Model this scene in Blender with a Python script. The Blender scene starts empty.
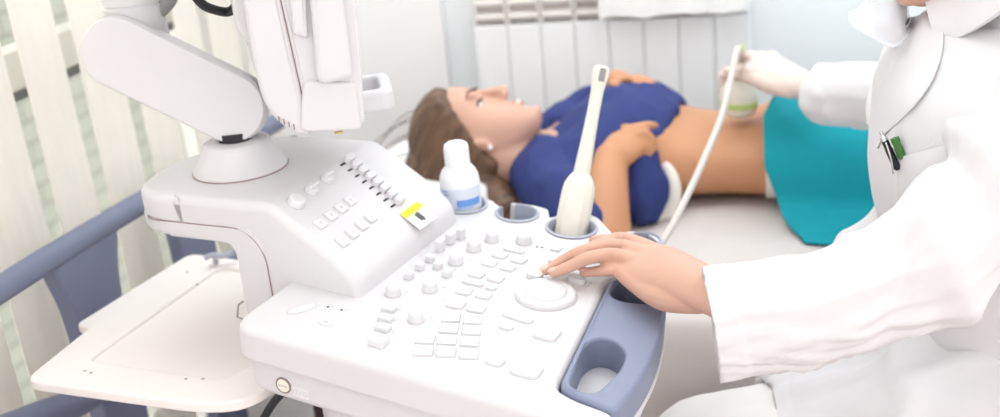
import bpy, bmesh, math, random
from mathutils import Vector, Matrix, noise
from mathutils.geometry import tessellate_polygon
random.seed(7)
V = Vector
SC = bpy.context.scene
COL = SC.collection
R = math.radians
PI = math.pi

# ------------------------------------------------------------------ camera
F = 1100.0
CAM = V((0, 0, 1.41))
ROT = Matrix.Rotation(R(13.5), 3, 'Z') @ Matrix.Rotation(R(90 - 20.7), 3, 'X') @ Matrix.Rotation(R(-5.6), 3, 'Z')
cd = bpy.data.cameras.new('camera'); cam = bpy.data.objects.new('camera', cd); COL.objects.link(cam)
cam.matrix_world = Matrix.Translation(CAM) @ ROT.to_4x4()
cd.sensor_width = 36; cd.lens = F / 1000 * 36; cd.clip_start = .02
cd.dof.use_dof = True; cd.dof.focus_distance = 1.16; cd.dof.aperture_fstop = 3.4
SC.camera = cam


def ray(px, py):
    return ROT @ V(((px - 500) / F, -(py - 208.5) / F, -1))


def at(px, py, d=None, x=None, y=None, z=None):
    """the point of the room that a pixel of the photograph shows, on a known plane or at a known depth"""
    r = ray(px, py)
    t = d if d is not None else (z - CAM.z) / r.z if z is not None else (y - CAM.y) / r.y if y is not None else (x - CAM.x) / r.x
    return CAM + r * t


def onplane(px, py, p, n):
    r = ray(px, py)
    return CAM + r * ((p - CAM).dot(n) / r.dot(n))


# ------------------------------------------------------------------ materials
def lin(c):
    c = c / 255
    return c / 12.92 if c <= .04045 else ((c + .055) / 1.055) ** 2.4


def col(r, g, b):
    return (lin(r), lin(g), lin(b), 1)


def mat(name, rgb, rough=.5, var=0.0, scale=8.0, stretch=None, rgb2=None, bump=0.0, bscale=None, metal=0.0, sss=0.0,
        trans=0.0, translucent=0.0, sheen=0.0, coat=0.0, emis=0.0, alpha=1.0, ior=1.45, roty=0.0):
    m = bpy.data.materials.new(name); m.use_nodes = True
    nt = m.node_tree; N = nt.nodes; L = nt.links
    b = N['Principled BSDF']; out = N['Material Output']
    c = col(*rgb)
    b.inputs['Base Color'].default_value = c
    b.inputs['Roughness'].default_value = rough
    b.inputs['Metallic'].default_value = metal
    b.inputs['IOR'].default_value = ior
    if sss:
        b.inputs['Subsurface Weight'].default_value = sss
        b.inputs['Subsurface Radius'].default_value = (.01, .004, .002)
        b.inputs['Subsurface Scale'].default_value = 1.0
    b.inputs['Transmission Weight'].default_value = trans
    b.inputs['Alpha'].default_value = alpha
    b.inputs['Coat Weight'].default_value = coat
    b.inputs['Sheen Weight'].default_value = sheen
    if emis:
        b.inputs['Emission Color'].default_value = c
        b.inputs['Emission Strength'].default_value = emis
    tc = N.new('ShaderNodeTexCoord'); mp = N.new('ShaderNodeMapping')
    if roty:
        m0 = N.new('ShaderNodeMapping'); m0.inputs['Rotation'].default_value = (0, roty, 0)
        L.new(tc.outputs['Object'], m0.inputs['Vector']); L.new(m0.outputs['Vector'], mp.inputs['Vector'])
    else: L.new(tc.outputs['Object'], mp.inputs['Vector'])
    if stretch: mp.inputs['Scale'].default_value = stretch
    nz = N.new('ShaderNodeTexNoise'); nz.inputs['Scale'].default_value = scale; nz.inputs['Detail'].default_value = 4
    L.new(mp.outputs['Vector'], nz.inputs['Vector'])
    if var or rgb2:
        cr = N.new('ShaderNodeValToRGB')
        c2 = col(*rgb2) if rgb2 else tuple(max(0, x * (1 - var)) for x in c[:3]) + (1,)
        cr.color_ramp.elements[0].position = .35; cr.color_ramp.elements[0].color = c2
        cr.color_ramp.elements[1].position = .65; cr.color_ramp.elements[1].color = c
        L.new(nz.outputs['Fac'], cr.inputs['Fac']); L.new(cr.outputs['Color'], b.inputs['Base Color'])
    if bump:
        n2 = N.new('ShaderNodeTexNoise'); n2.inputs['Scale'].default_value = bscale or scale; n2.inputs['Detail'].default_value = 3
        L.new(mp.outputs['Vector'], n2.inputs['Vector'])
        bp = N.new('ShaderNodeBump'); bp.inputs['Strength'].default_value = bump; bp.inputs['Distance'].default_value = .004
        L.new(n2.outputs['Fac'], bp.inputs['Height']); L.new(bp.outputs['Normal'], b.inputs['Normal'])
    if translucent:
        t = N.new('ShaderNodeBsdfTranslucent'); t.inputs['Color'].default_value = c
        mx = N.new('ShaderNodeMixShader'); mx.inputs[0].default_value = translucent
        L.new(b.outputs[0], mx.inputs[1]); L.new(t.outputs[0], mx.inputs[2]); L.new(mx.outputs[0], out.inputs['Surface'])
    return m


def brick_mat(name, c1, c2, cm, sx=1.0, bw=.4, bh=.07):
    m = bpy.data.materials.new(name); m.use_nodes = True
    nt = m.node_tree; N = nt.nodes; L = nt.links; b = N['Principled BSDF']
    tc = N.new('ShaderNodeTexCoord'); sp = N.new('ShaderNodeSeparateXYZ'); cb = N.new('ShaderNodeCombineXYZ')
    L.new(tc.outputs['Object'], sp.inputs[0]); L.new(sp.outputs['Y'], cb.inputs['X']); L.new(sp.outputs['Z'], cb.inputs['Y'])
    br = N.new('ShaderNodeTexBrick'); L.new(cb.outputs[0], br.inputs['Vector'])
    br.inputs['Color1'].default_value = col(*c1); br.inputs['Color2'].default_value = col(*c2); br.inputs['Mortar'].default_value = col(*cm)
    br.inputs['Scale'].default_value = 1; br.inputs['Brick Width'].default_value = bw; br.inputs['Row Height'].default_value = bh
    br.inputs['Mortar Size'].default_value = .006
    L.new(br.outputs['Color'], b.inputs['Base Color']); b.inputs['Roughness'].default_value = .9
    return m


M = {}
M['plastic'] = mat('white_plastic', (218, 216, 218), .38, var=.03, scale=3)
M['key'] = mat('key_plastic', (222, 221, 223), .35, var=.02, scale=5)
M['mark'] = mat('key_legend', (206, 202, 204), .6, var=.05)
M['groove'] = mat('seam_shadow_gap', (150, 128, 124), .7, var=.05)
M['blue'] = mat('blue_grey_plastic', (134, 141, 166), .42, var=.05, scale=6)
M['cup'] = mat('grey_cup_lining', (176, 180, 194), .35, var=.05, scale=6)
M['rail'] = mat('blue_grey_paint', (116, 122, 146), .45, var=.06, scale=5)
M['tray'] = mat('tray_plastic', (242, 236, 233), .5, var=.03, scale=4)
M['dark'] = mat('dark_rubber', (38, 38, 42), .5, var=.1)
M['black'] = mat('black_slot', (18, 30, 34), .5, var=.1)
M['grey'] = mat('grey_rubber', (150, 148, 146), .5, var=.06)
M['ivory'] = mat('ivory_plastic', (238, 234, 220), .4, var=.03, scale=6)
M['yellow'] = mat('yellow_label', (226, 238, 40), .5, var=.03)
M['paper'] = mat('white_label', (226, 226, 228), .6, var=.02)
M['icon'] = mat('grey_print', (88, 88, 92), .6, var=.05)
M['brass'] = mat('brass_mark', (226, 190, 110), .4, var=.05)
M['wall'] = mat('wall_paint', (248, 251, 254), .85, var=.02, scale=2, bump=.02, bscale=60)
M['wall2'] = mat('wall_paint_warm', (250, 249, 249), .85, var=.02, scale=2)
M['ceil'] = mat('ceiling_paint', (248, 248, 248), .9, var=.02, scale=2)
M['radiator'] = mat('radiator_enamel', (247, 248, 250), .3, var=.02, scale=3)
M['radgap'] = mat('radiator_inner', (238, 232, 228), .6, var=.04)
M['slat'] = mat('blind_fabric', (246, 242, 235), .85, var=.06, scale=60, stretch=(1, 1, .25), bump=.15, bscale=220, translucent=.35)
M['outside'] = brick_mat('pale_siding', (160, 163, 150), (152, 156, 143), (122, 126, 114))
M['frame'] = mat('window_frame_paint', (206, 206, 200), .5, var=.03)
M['gasket'] = mat('dark_gasket', (90, 92, 92), .6, var=.05)
M['glass'] = mat('window_glass', (250, 252, 252), .02, trans=1.0, var=.01)
M['floor'] = mat('floor_base', (150, 128, 112), .5, var=.05)
M['sheet'] = mat('white_sheet', (216, 209, 206), .85, var=.03, scale=5, bump=.05, bscale=300)
M['towel'] = mat('white_towel', (246, 246, 246), .9, var=.03, scale=30, bump=.2, bscale=200)
M['mattress'] = mat('couch_vinyl', (226, 222, 216), .6, var=.04)
M['bedframe'] = mat('dark_wood', (62, 46, 42), .5, var=.2, scale=14, stretch=(1, 6, 6))
M['skin'] = mat('fair_skin', (212, 168, 148), .5, var=.06, scale=14, sss=.12)
M['skintan'] = mat('tanned_skin', (204, 147, 108), .5, var=.07, scale=12, sss=.1)
M['lips'] = mat('lip_skin', (206, 132, 122), .4, var=.06, scale=30)
M['teeth'] = mat('teeth_enamel', (246, 244, 240), .3, var=.02)
M['nail'] = mat('fingernail', (238, 190, 176), .25, var=.05, scale=40)
M['eye'] = mat('eye_white', (236, 232, 230), .2, var=.02)
M['iris'] = mat('dark_iris', (48, 36, 32), .2, var=.1)
M['brow'] = mat('brow_hair', (112, 78, 58), .7, var=.2, scale=60)
M['hair'] = mat('brown_hair', (118, 88, 66), .4, rgb2=(80, 57, 43), scale=60, stretch=(.12, 1.2, 1.2), bump=.35, bscale=150, roty=R(60))
M['shirt'] = mat('blue_jersey', (44, 58, 120), .8, var=.12, scale=10, bump=.06, bscale=200)
M['pearl'] = mat('pearl', (250, 248, 246), .2, var=.01)
M['teal'] = mat('teal_drape_cloth', (0, 160, 176), .8, var=.08, scale=12, bump=.12, bscale=160)
M['coat'] = mat('white_coat_cotton', (222, 220, 222), .85, var=.02, scale=9, bump=.06, bscale=320)
M['trouser'] = mat('pale_trouser', (232, 228, 226), .85, var=.03, scale=12, bump=.06, bscale=320)
M['brief'] = mat('white_cotton', (238, 232, 222), .85, var=.03, scale=20)
M['glove'] = mat('latex_glove', (226, 206, 196), .45, var=.04, scale=18)
M['visor'] = mat('clear_visor', (244, 247, 252), .15, var=.02, alpha=.35)
M['steel'] = mat('polished_steel', (200, 200, 204), .22, metal=1, var=.03)
M['penblack'] = mat('black_pen', (30, 32, 38), .3, var=.05)
M['pengreen'] = mat('green_plastic', (70, 120, 62), .4, var=.1, scale=30)
M['cable'] = mat('cable_sheath', (214, 206, 200), .45, var=.04)
M['green'] = mat('green_probe', (190, 214, 130), .45, var=.06)
M['bottle'] = mat('bottle_plastic', (246, 248, 250), .35, var=.02, sss=.05)
M['label'] = mat('pale_label', (222, 228, 240), .5, var=.02)
M['labelblue'] = mat('blue_print', (112, 158, 226), .5, var=.04)
M['stool'] = mat('stool_vinyl', (70, 76, 92), .5, var=.06)


def floor_tiles():
    m = bpy.data.materials.new('wood_floor'); m.use_nodes = True
    nt = m.node_tree; N = nt.nodes; L = nt.links; b = N['Principled BSDF']
    tc = N.new('ShaderNodeTexCoord'); br = N.new('ShaderNodeTexBrick'); L.new(tc.outputs['Object'], br.inputs['Vector'])
    br.inputs['Color1'].default_value = col(196, 182, 172); br.inputs['Color2'].default_value = col(186, 172, 162)
    br.inputs['Mortar'].default_value = col(130, 116, 108)
    br.inputs['Scale'].default_value = 1; br.inputs['Brick Width'].default_value = .9; br.inputs['Row Height'].default_value = .14
    br.inputs['Mortar Size'].default_value = .004
    L.new(br.outputs['Color'], b.inputs['Base Color']); b.inputs['Roughness'].default_value = .45
    return m


M['floor'] = floor_tiles()


# ------------------------------------------------------------------ geometry
class G:
    """collects points and faces, then links them as one mesh object"""

    def __init__(s): s.v = []; s.f = []; s.mi = []; s.cur = 0

    def add(s, vs, fs):
        b = len(s.v); s.v += [V(x) for x in vs]
        for f in fs: s.f.append([b + i for i in f]); s.mi.append(s.cur)
        return s

    def rings(s, rs, close=True, cap=True):
        n = len(rs[0]); vs = [p for r in rs for p in r]; fs = []
        for i in range(len(rs) - 1):
            for j in range(n if close else n - 1):
                k = (j + 1) % n
                fs.append([i * n + j, i * n + k, (i + 1) * n + k, (i + 1) * n + j])
        if cap:
            fs.append(list(range(n))[::-1]); fs.append([(len(rs) - 1) * n + j for j in range(n)])
        return s.add(vs, fs)

    def box(s, c, sz, X=None, Y=None, Z=None):
        X = V(X or (1, 0, 0)); Y = V(Y or (0, 1, 0)); Z = V(Z or (0, 0, 1)); c = V(c)
        vs = [c + X * (a * sz[0] / 2) + Y * (b * sz[1] / 2) + Z * (d * sz[2] / 2) for d in (-1, 1) for b in (-1, 1) for a in (-1, 1)]
        return s.add(vs, [[0, 2, 3, 1], [4, 5, 7, 6], [0, 1, 5, 4], [2, 6, 7, 3], [0, 4, 6, 2], [1, 3, 7, 5]])

    def lathe(s, prof, o, Z=(0, 0, 1), seg=32, ex=1.0, X=None):
        o = V(o); Z = V(Z).normalized(); X = V(X) if X else Z.orthogonal().normalized()
        X = (X - Z * X.dot(Z)).normalized(); Y = Z.cross(X)
        rs = [[o + Z * h + X * (r * math.cos(2 * PI * j / seg)) + Y * (r * ex * math.sin(2 * PI * j / seg)) for j in range(seg)] for r, h in prof]
        return s.rings(rs)

    def tube(s, pts, rad, seg=12, n=None, cap=True):
        pts = crom([V(p) for p in pts], n) if n else [V(p) for p in pts]
        m = len(pts)
        rs = []
        up = None
        for i, p in enumerate(pts):
            t = (pts[min(i + 1, m - 1)] - pts[max(i - 1, 0)]).normalized()
            up = t.orthogonal().normalized() if up is None else (up - t * up.dot(t)).normalized()
            w = t.cross(up)
            r = rad(i / (m - 1)) if callable(rad) else rad
            rs.append([p + up * (r * math.cos(2 * PI * j / seg)) + w * (r * math.sin(2 * PI * j / seg)) for j in range(seg)])
        return s.rings(rs, cap=cap)

    def ell(s, c, ax, seg=24, nr=14):
        c = V(c); A, B, C = [V(a) for a in ax]; rs = []
        for i in range(1, nr):
            t = PI * i / nr
            rs.append([c - C * math.cos(t) + A * (math.sin(t) * math.cos(2 * PI * j / seg)) + B * (math.sin(t) * math.sin(2 * PI * j / seg)) for j in range(seg)])
        return s.rings(rs)

    def rprism(s, f, outline, h0, h1, r=.002, holes=(), seg=4, rh=None, rb=0.0, rs=None):
        """a plate with rounded rim: outline and holes in the plane of the frame f(a, b, h)"""
        rh = r if rh is None else rh

        def area(P): return sum(P[i][0] * P[(i + 1) % len(P)][1] - P[(i + 1) % len(P)][0] * P[i][1] for i in range(len(P)))
        tops, bots = [], []
        base = len(s.v)
        for k, P in enumerate([outline] + list(holes)):
            P = [tuple(p) for p in P]
            if (area(P) > 0) != (k == 0): P = P[::-1]
            rr = r if k == 0 else rh
            lev = []
            if rb: lev += [(rb * (1 - math.sin(PI / 2 * q / seg)), h0 + rb * (1 - math.cos(PI / 2 * q / seg))) for q in range(seg)]
            lev.append((0, h0 + rb))
            lev += [(rr * (1 - math.cos(PI / 2 * q / seg)), h1 - rr + rr * math.sin(PI / 2 * q / seg)) for q in range(seg + 1)]
            loops = [[f(a, b, h) for a, b in inset(P, d, rs if k == 0 else None)] for d, h in lev]
            n = len(P); b0 = len(s.v)
            s.rings(loops, cap=False)
            bots.append((b0, n)); tops.append((b0 + (len(loops) - 1) * n, n))
        for lst, flip in ((tops, 0), (bots, 1)):
            polys = [[s.v[b + i] for i in range(n)] for b, n in lst]
            idx = [b + i for b, n in lst for i in range(n)]
            # flatten to 2D in the frame to be safe
            o = f(0, 0, 0); ax = (f(1, 0, 0) - o); bx = (f(0, 1, 0) - o)
            flat = [[V(((p - o).dot(ax) / ax.length_squared, (p - o).dot(bx) / bx.length_squared, 0)) for p in pl] for pl in polys]
            for t in tessellate_polygon(flat):
                q = [idx[i] for i in t]
                A, B, C = [s.v[i] for i in q]
                nn = (B - A).cross(C - A); up = ax.cross(bx)
                if (nn.dot(up) < 0) != bool(flip): q = q[::-1]
                s.f.append(q); s.mi.append(s.cur)
        return s

    def build(s, name, m, parent=None, smooth=True, ang=40, bevel=0.0, sub=0, fixn=True):
        me = bpy.data.meshes.new(name)
        off = V((0, 0, 0)); p = parent
        while p is not None: off += p.location; p = p.parent
        me.from_pydata([v - off for v in s.v], [], s.f)
        for mm in (m if isinstance(m, (list, tuple)) else [m]): me.materials.append(mm)
        for i, pl in enumerate(me.polygons): pl.material_index = s.mi[i]
        if fixn:
            bm = bmesh.new(); bm.from_mesh(me); bmesh.ops.recalc_face_normals(bm, faces=bm.faces[:]); bm.to_mesh(me); bm.free()
        if smooth:
            me.shade_smooth()
            if ang and ang < 180: me.set_sharp_from_angle(angle=R(ang))
        o = bpy.data.objects.new(name, me); COL.objects.link(o); o.parent = parent
        if bevel:
            b = o.modifiers.new('bevel', 'BEVEL'); b.width = bevel; b.segments = 3; b.limit_method = 'ANGLE'; b.angle_limit = R(35)
        if smooth and ang and ang <= 50:
            q = o.modifiers.new('weighted', 'WEIGHTED_NORMAL'); q.keep_sharp = True; q.weight = 80
        if sub:
            q = o.modifiers.new('sub', 'SUBSURF'); q.levels = sub; q.render_levels = sub
        return o


def inset(P, d, rs=None):
    if abs(d) < 1e-9: return P
    n = len(P); out = []
    for i in range(n):
        a, b, c = V(P[i - 1]), V(P[i]), V(P[(i + 1) % n])
        e1 = (b - a); e2 = (c - b)
        if e1.length < 1e-9 or e2.length < 1e-9: out.append(tuple(b)); continue
        e1.normalize(); e2.normalize()
        n1 = V((-e1.y, e1.x)); n2 = V((-e2.y, e2.x)); m = n1 + n2
        if m.length < 1e-6: m = n1.copy()
        m.normalize(); k = min(1 / max(m.dot(n1), .3), 2)
        out.append(tuple(b + m * (d * k * (rs(b.x, b.y) if rs else 1))))
    return out


def crom(P, n):
    out = []; m = len(P)
    for i in range(m - 1):
        p0 = P[max(i - 1, 0)]; p1 = P[i]; p2 = P[i + 1]; p3 = P[min(i + 2, m - 1)]
        for k in range(n):
            t = k / n
            out.append(.5 * ((2 * p1) + (p2 - p0) * t + (2 * p0 - 5 * p1 + 4 * p2 - p3) * t * t + (3 * p1 - p0 - 3 * p2 + p3) * t ** 3))
    out.append(P[-1]); return out


def lerpt(tab, t):
    """piecewise smooth lookup in [(t, value...)]"""
    if t <= tab[0][0]: return tab[0][1:]
    for a, b in zip(tab, tab[1:]):
        if t <= b[0]:
            k = (t - a[0]) / (b[0] - a[0]); k = k * k * (3 - 2 * k)
            return tuple(x + (y - x) * k for x, y in zip(a[1:], b[1:]))
    return tab[-1][1:]


def rpoly(P, r, seg=6):
    """polygon with rounded corners; r one radius or one per corner"""
    n = len(P); out = []
    for i in range(n):
        a, b, c = V(P[i - 1]), V(P[i]), V(P[(i + 1) % n])
        rr = r[i] if isinstance(r, (list, tuple)) else r
        if rr <= 0: out.append(tuple(b)); continue
        d1 = min(rr, (a - b).length * .48); d2 = min(rr, (c - b).length * .48)
        p = b + (a - b).normalized() * d1; q = b + (c - b).normalized() * d2
        for k in range(seg + 1):
            t = k / seg
            out.append(tuple(p * (1 - t) ** 2 + b * 2 * t * (1 - t) + q * t * t))
    return out


def rrect(ca, cb, w, h, r, seg=5):
    return rpoly([(ca - w / 2, cb - h / 2), (ca + w / 2, cb - h / 2), (ca + w / 2, cb + h / 2), (ca - w / 2, cb + h / 2)], r, seg)


def circ(ca, cb, r, n=40, ex=1.0):
    return [(ca + r * math.cos(2 * PI * i / n), cb + r * ex * math.sin(2 * PI * i / n)) for i in range(n)]


def thing(name, label, cat, loc=(0, 0, 0), group=None):
    o = bpy.data.objects.new(name, None); COL.objects.link(o); o.location = loc; o.empty_display_size = .1
    return tag(o, label, cat, group)


def tag(o, label=None, cat=None, group=None, kind=None):
    if label: o['label'] = label
    if cat: o['category'] = cat
    if group: o['group'] = group
    if kind: o['kind'] = kind
    return o


def struct(o): o['kind'] = 'structure'; return o


def union(g, voxel, smooth=4):
    """closed shells of g joined into one continuous skin"""
    me = bpy.data.meshes.new('tmp'); me.from_pydata(g.v, [], g.f)
    bm = bmesh.new(); bm.from_mesh(me); bmesh.ops.recalc_face_normals(bm, faces=bm.faces[:]); bm.to_mesh(me); bm.free()
    o = bpy.data.objects.new('tmp', me); COL.objects.link(o)
    q = o.modifiers.new('r', 'REMESH'); q.mode = 'VOXEL'; q.voxel_size = voxel; q.adaptivity = 0
    if smooth:
        q = o.modifiers.new('s', 'SMOOTH'); q.iterations = smooth; q.factor = .5
    bpy.context.view_layer.update()
    ev = o.evaluated_get(bpy.context.evaluated_depsgraph_get())
    m2 = bpy.data.meshes.new_from_object(ev)
    out = G(); out.v = [v.co.copy() for v in m2.vertices]; out.f = [list(p.vertices) for p in m2.polygons]; out.mi = [0] * len(out.f)
    bpy.data.objects.remove(o); bpy.data.meshes.remove(me); bpy.data.meshes.remove(m2)
    return out


def sweep(g, path, rad, seg=20, n=6, up=None):
    """tapering limb with rounded ends; rad a list of r or (rx, ry) per path point; up orients ry"""
    P = [V(p) for p in path]
    Q = crom(P, n)
    rr = [V((r, r)) if not isinstance(r, (tuple, list)) else V(r) for r in rad]
    RR = crom(rr, n)
    m = len(Q); rs = []; u = V(up) if up is not None else None

    def ring(p, t, a, b):
        nonlocal u
        if u is None: u = t.orthogonal()
        u = (u - t * u.dot(t)).normalized(); w = t.cross(u)
        return [p + w * (a * math.cos(2 * PI * j / seg)) + u * (b * math.sin(2 * PI * j / seg)) for j in range(seg)]
    T = [(Q[min(i + 1, m - 1)] - Q[max(i - 1, 0)]).normalized() for i in range(m)]
    e = min(RR[0])
    for k in range(1, 5):
        a = PI / 2 * k / 5
        rs.append(ring(Q[0] - T[0] * (e * math.cos(a)), T[0], RR[0][0] * math.sin(a), RR[0][1] * math.sin(a)))
    for i in range(m): rs.append(ring(Q[i], T[i], RR[i][0], RR[i][1]))
    e = min(RR[-1])
    for k in range(4, 0, -1):
        a = PI / 2 * k / 5
        rs.append(ring(Q[-1] + T[-1] * (e * math.cos(a)), T[-1], RR[-1][0] * math.sin(a), RR[-1][1] * math.sin(a)))
    g.rings(rs)
    return g


def fbm(p, o=3):
    s = 0; a = 1; q = V(p)
    for _ in range(o): s += a * noise.noise(q); a *= .5; q = q * 2.03
    return s


def ridge(p):
    return 1 - 2 * abs(noise.noise(V(p)))
#@@PART2
# ------------------------------------------------------------------ room
XL, YB, ZC = -1.06, 2.475, 2.7
def wallbox(name, lo, hi, m):
    g = G(); lo = V(lo); hi = V(hi); g.box((lo + hi) / 2, hi - lo)
    return struct(g.build(name, m, smooth=False))


wallbox('floor', (XL - .2, -1.4, -.06), (3.0, YB + .1, 0), M['floor'])
wallbox('ceiling', (XL - .2, -1.4, ZC), (3.0, YB + .1, ZC + .06), M['ceil'])
wallbox('wall_back', (XL - .2, YB, 0), (3.0, YB + .1, ZC), M['wall'])
wallbox('trim_1', (XL, 2.452, 0), (-.682, YB - .001, ZC), M['wall2'])          # pier beside the radiator
WY0, WY1, WZ0, WZ1 = .35, 2.12, .30, 2.25
g = G()
for lo, hi in (((XL - .14, -1.4, 0), (XL, WY0, ZC)), ((XL - .14, WY1, 0), (XL, YB, ZC)), ((XL - .14, WY0, 0), (XL, WY1, WZ0)), ((XL - .14, WY0, WZ1), (XL, WY1, ZC))):
    lo = V(lo); hi = V(hi); g.box((lo + hi) / 2, hi - lo)
struct(g.build('wall_left', M['wall2'], smooth=False))
# window: frame bars, rail, gasket, pane
win = struct(bpy.data.objects.new('window_1', None)); COL.objects.link(win); win.location = (XL - .09, (WY0 + WY1) / 2, WZ0)
g = G(); fx = XL - .09
for y in (WY0 + .025, 1.22, WY1 - .025): g.box((fx, y, (WZ0 + WZ1) / 2), (.06, .05, WZ1 - WZ0))
for z in (WZ0 + .025, WZ1 - .025): g.box((fx, (WY0 + WY1) / 2, z), (.06, WY1 - WY0, .05))
g.build('window_frame', M['frame'], win, smooth=False)
g = G(); g.box((fx + .01, (WY0 + WY1) / 2, 1.070), (.05, WY1 - WY0 - .1, .06)); r_ = g.build('window_rail', M['frame'], win, smooth=False)
g = G(); g.box((fx + .036, (WY0 + WY1) / 2, 1.033), (.004, WY1 - WY0 - .1, .014)); g.build('window_gasket', M['gasket'], win, smooth=False)
g = G(); g.box((fx, (WY0 + WY1) / 2, (WZ0 + WZ1) / 2), (.006, WY1 - WY0 - .08, WZ1 - WZ0 - .08)); g.build('window_pane', M['glass'], win, smooth=False)
g = G(); g.box((-2.3, 1.6, 1.2), (.1, 7, 3.4)); struct(g.build('exterior_wall', M['outside'], smooth=False))

# vertical blind: head rail and separately hung slats
bl = thing('vertical_blind', 'cream vertical slat blind hanging in front of the window behind the blue-grey rail', 'blind', (-1.0, 1.2, .34), None)
g = G(); g.box((-1.0, 1.2, 2.36), (.045, 1.9, .04)); g.build('head_rail', M['frame'], bl, bevel=.004)
ys = [.545, .69, .835, .98, 1.125, 1.265, 1.408, 1.55, 1.697, 1.85, 1.99, 2.13]
for i, y in enumerate(ys):
    g = G(); w = .124; rs = []
    prof = []
    for k in range(9):
        t = k / 8 - .5
        prof.append((.006 * (1 - 4 * t * t), t * w))
    loop = [(x + .0008, yy) for x, yy in prof] + [(x - .0008, yy) for x, yy in prof[::-1]]
    a = R(5 + 3 * math.sin(i * 2.3))
    for z in (.34, 2.33):
        rs.append([V((-1.0 + x * math.cos(a) - yy * math.sin(a), y + x * math.sin(a) + yy * math.cos(a), z)) for x, yy in loop])
    g.rings(rs); g.build('slat', M['slat'], bl, ang=50)

# guard rail in front of the blind
xr = -.92
gr = thing('guard_rail', 'blue-grey painted rail with broad flat post before the cream slat blind', 'rail', (xr, 1.25, 0))
def rl(px, py): return at(px, py, x=xr)
g = G()
g.tube([(xr, .55, .903), (xr, .9, .891), (xr, 1.25, .875), (xr, 1.7, .848), (xr, 2.0, .83)], .0178, 16, n=8); g.build('top_rail', M['rail'], gr)
g = G(); g.tube([(xr, .55, .80), (xr, .9, .755), (xr, 1.08, .70), (xr, 1.25, .655), (xr, 1.6, .645), (xr, 2.0, .64)], .021, 16, n=8); g.build('lower_rail', M['rail'], gr)
for yc, nm in ((1.275, 'post'), (1.578, 'post'), (.72, 'post')):
    g = G()
    P = [(yc - .085, .87), (yc - .062, .80), (yc - .055, .70), (yc - .05, .02), (yc + .05, .02), (yc + .055, .70), (yc + .062, .80), (yc + .09, .87)]
    g.rprism(lambda a, b, h: V((xr + h, a, b)), rpoly(P, .03), -.013, .013, .006, rb=.006)
    g.build(nm, M['rail'], gr)

# radiator
YR = 2.388
rad = thing('radiator', 'white sectional panel radiator mounted along the wall behind the couch', 'radiator', (-.29, YR + .05, .28))
x0, x1, ns = -.593, .014, 8; pw = (x1 - x0) / ns
for i in range(ns):
    xc = x0 + pw * (i + .5)
    g = G()
    g.rprism(lambda a, b, h: V((xc + a, YR - h, b)), rrect(0, .605, pw - .0016, .63, .002), -.014, 0, .002)
    g.box((xc, YR + .020, .60), (pw - .0005, .012, .62)); g.box((xc, YR + .055, .60), (.03, .06, .62))                            # water way behind the panel
    o = g.build('section', M['radiator'], rad)
    g = G()
    for sx in (-1, 1): g.box((xc + sx * (pw / 2 - .004), YR + .045, .985), (.005, .08, .13))
    for k, (z, yy) in enumerate(((.944, .002), (.975, .006), (1.006, .014), (1.04, .026))):
        g.box((xc, YR + yy + .022, z), (pw - .012, .045, .009), Y=(0, .94, .34), Z=(0, -.34, .94))
    g.box((xc, YR + .034, .98), (pw - .012, .006, .13))
    g.build('top_grille', M['radgap'], o, bevel=.0015)
g = G()
for x in (x0 + .08, x1 - .08): g = G(); g.box((x, YR + .083, .78), (.05, .008, .05)); g.build('wall_mount', M['frame'], rad)
# towel over the radiator's right half
g = G(); prof = [(YR + .075, 1.060), (YR + .04, 1.064), (YR - .012, 1.06), (YR - .026, 1.04), (YR - .03, .99), (YR - .031, .933)]
rs = []
Q = crom([V((0, a, b)) for a, b in prof], 5)
nx = 40
top = [[V((-.305 + .315 * i / nx, q.y - .006 * math.sin(i * .5 + k * .1) * (k / len(Q)), q.z + (.0022 * math.sin(i * .35) + .0008 * math.sin(i * .9)) * (k / len(Q)) - (.006 if i in (0, nx) else 0))) for k, q in enumerate(Q)] for i in range(nx + 1)]
def sheetgrid(g, top, th):
    """two-sided cloth of thickness th from a grid of points"""
    nu, nv = len(top), len(top[0]); nor = []
    for i in range(nu):
        r = []
        for j in range(nv):
            du = top[min(i + 1, nu - 1)][j] - top[max(i - 1, 0)][j]; dv = top[i][min(j + 1, nv - 1)] - top[i][max(j - 1, 0)]
            q = du.cross(dv); r.append(q.normalized() if q.length > 1e-12 else V((0, 0, 1)))
        nor.append(r)
    A = [[p.copy() for p in r] for r in top]
    B = [[top[i][j] - nor[i][j] * th for j in range(nv)] for i in range(nu)]
    rs = [A[i] + B[i][::-1] for i in range(nu)]
    return g.rings(rs)
sheetgrid(g, top, .006)
tag(g.build('towel', M['towel'], ang=80), 'white folded towel hung over the top of the radiator', 'towel')

# ------------------------------------------------------------------ ultrasound machine
YAW, TILT = R(-14), R(7)
UH = V((math.cos(YAW), math.sin(YAW), 0)); VH = V((-math.sin(YAW), math.cos(YAW), 0))
UD = UH * math.cos(TILT) + V((0, 0, -math.sin(TILT))); ND = UD.cross(VH); OD = V((-.30, 1.10, .888))
def D(a, b, h): return OD + UD * a + VH * b + ND * h                       # deck frame
def B(a, b, z): return V((OD.x, OD.y, 0)) + UH * a + VH * b + V((0, 0, z))  # level machine frame
def dk(px, py, h=0):
    p = onplane(px, py, OD + ND * h, ND) - OD
    return (p.dot(UD), p.dot(VH))
def bz(px, py, z):
    p = at(px, py, z=z) - OD
    return (p.dot(UH), p.dot(VH))
def bv(px, py, v):
    p = onplane(px, py, B(0, v, 0), VH)
    return ((p - OD).dot(UH), p.z)

us = thing('ultrasound_machine', 'white ultrasound machine with keyboard console, swivel monitor arm and blue-grey palm rest', 'ultrasound machine', B(-.05, 0, 0))
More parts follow.
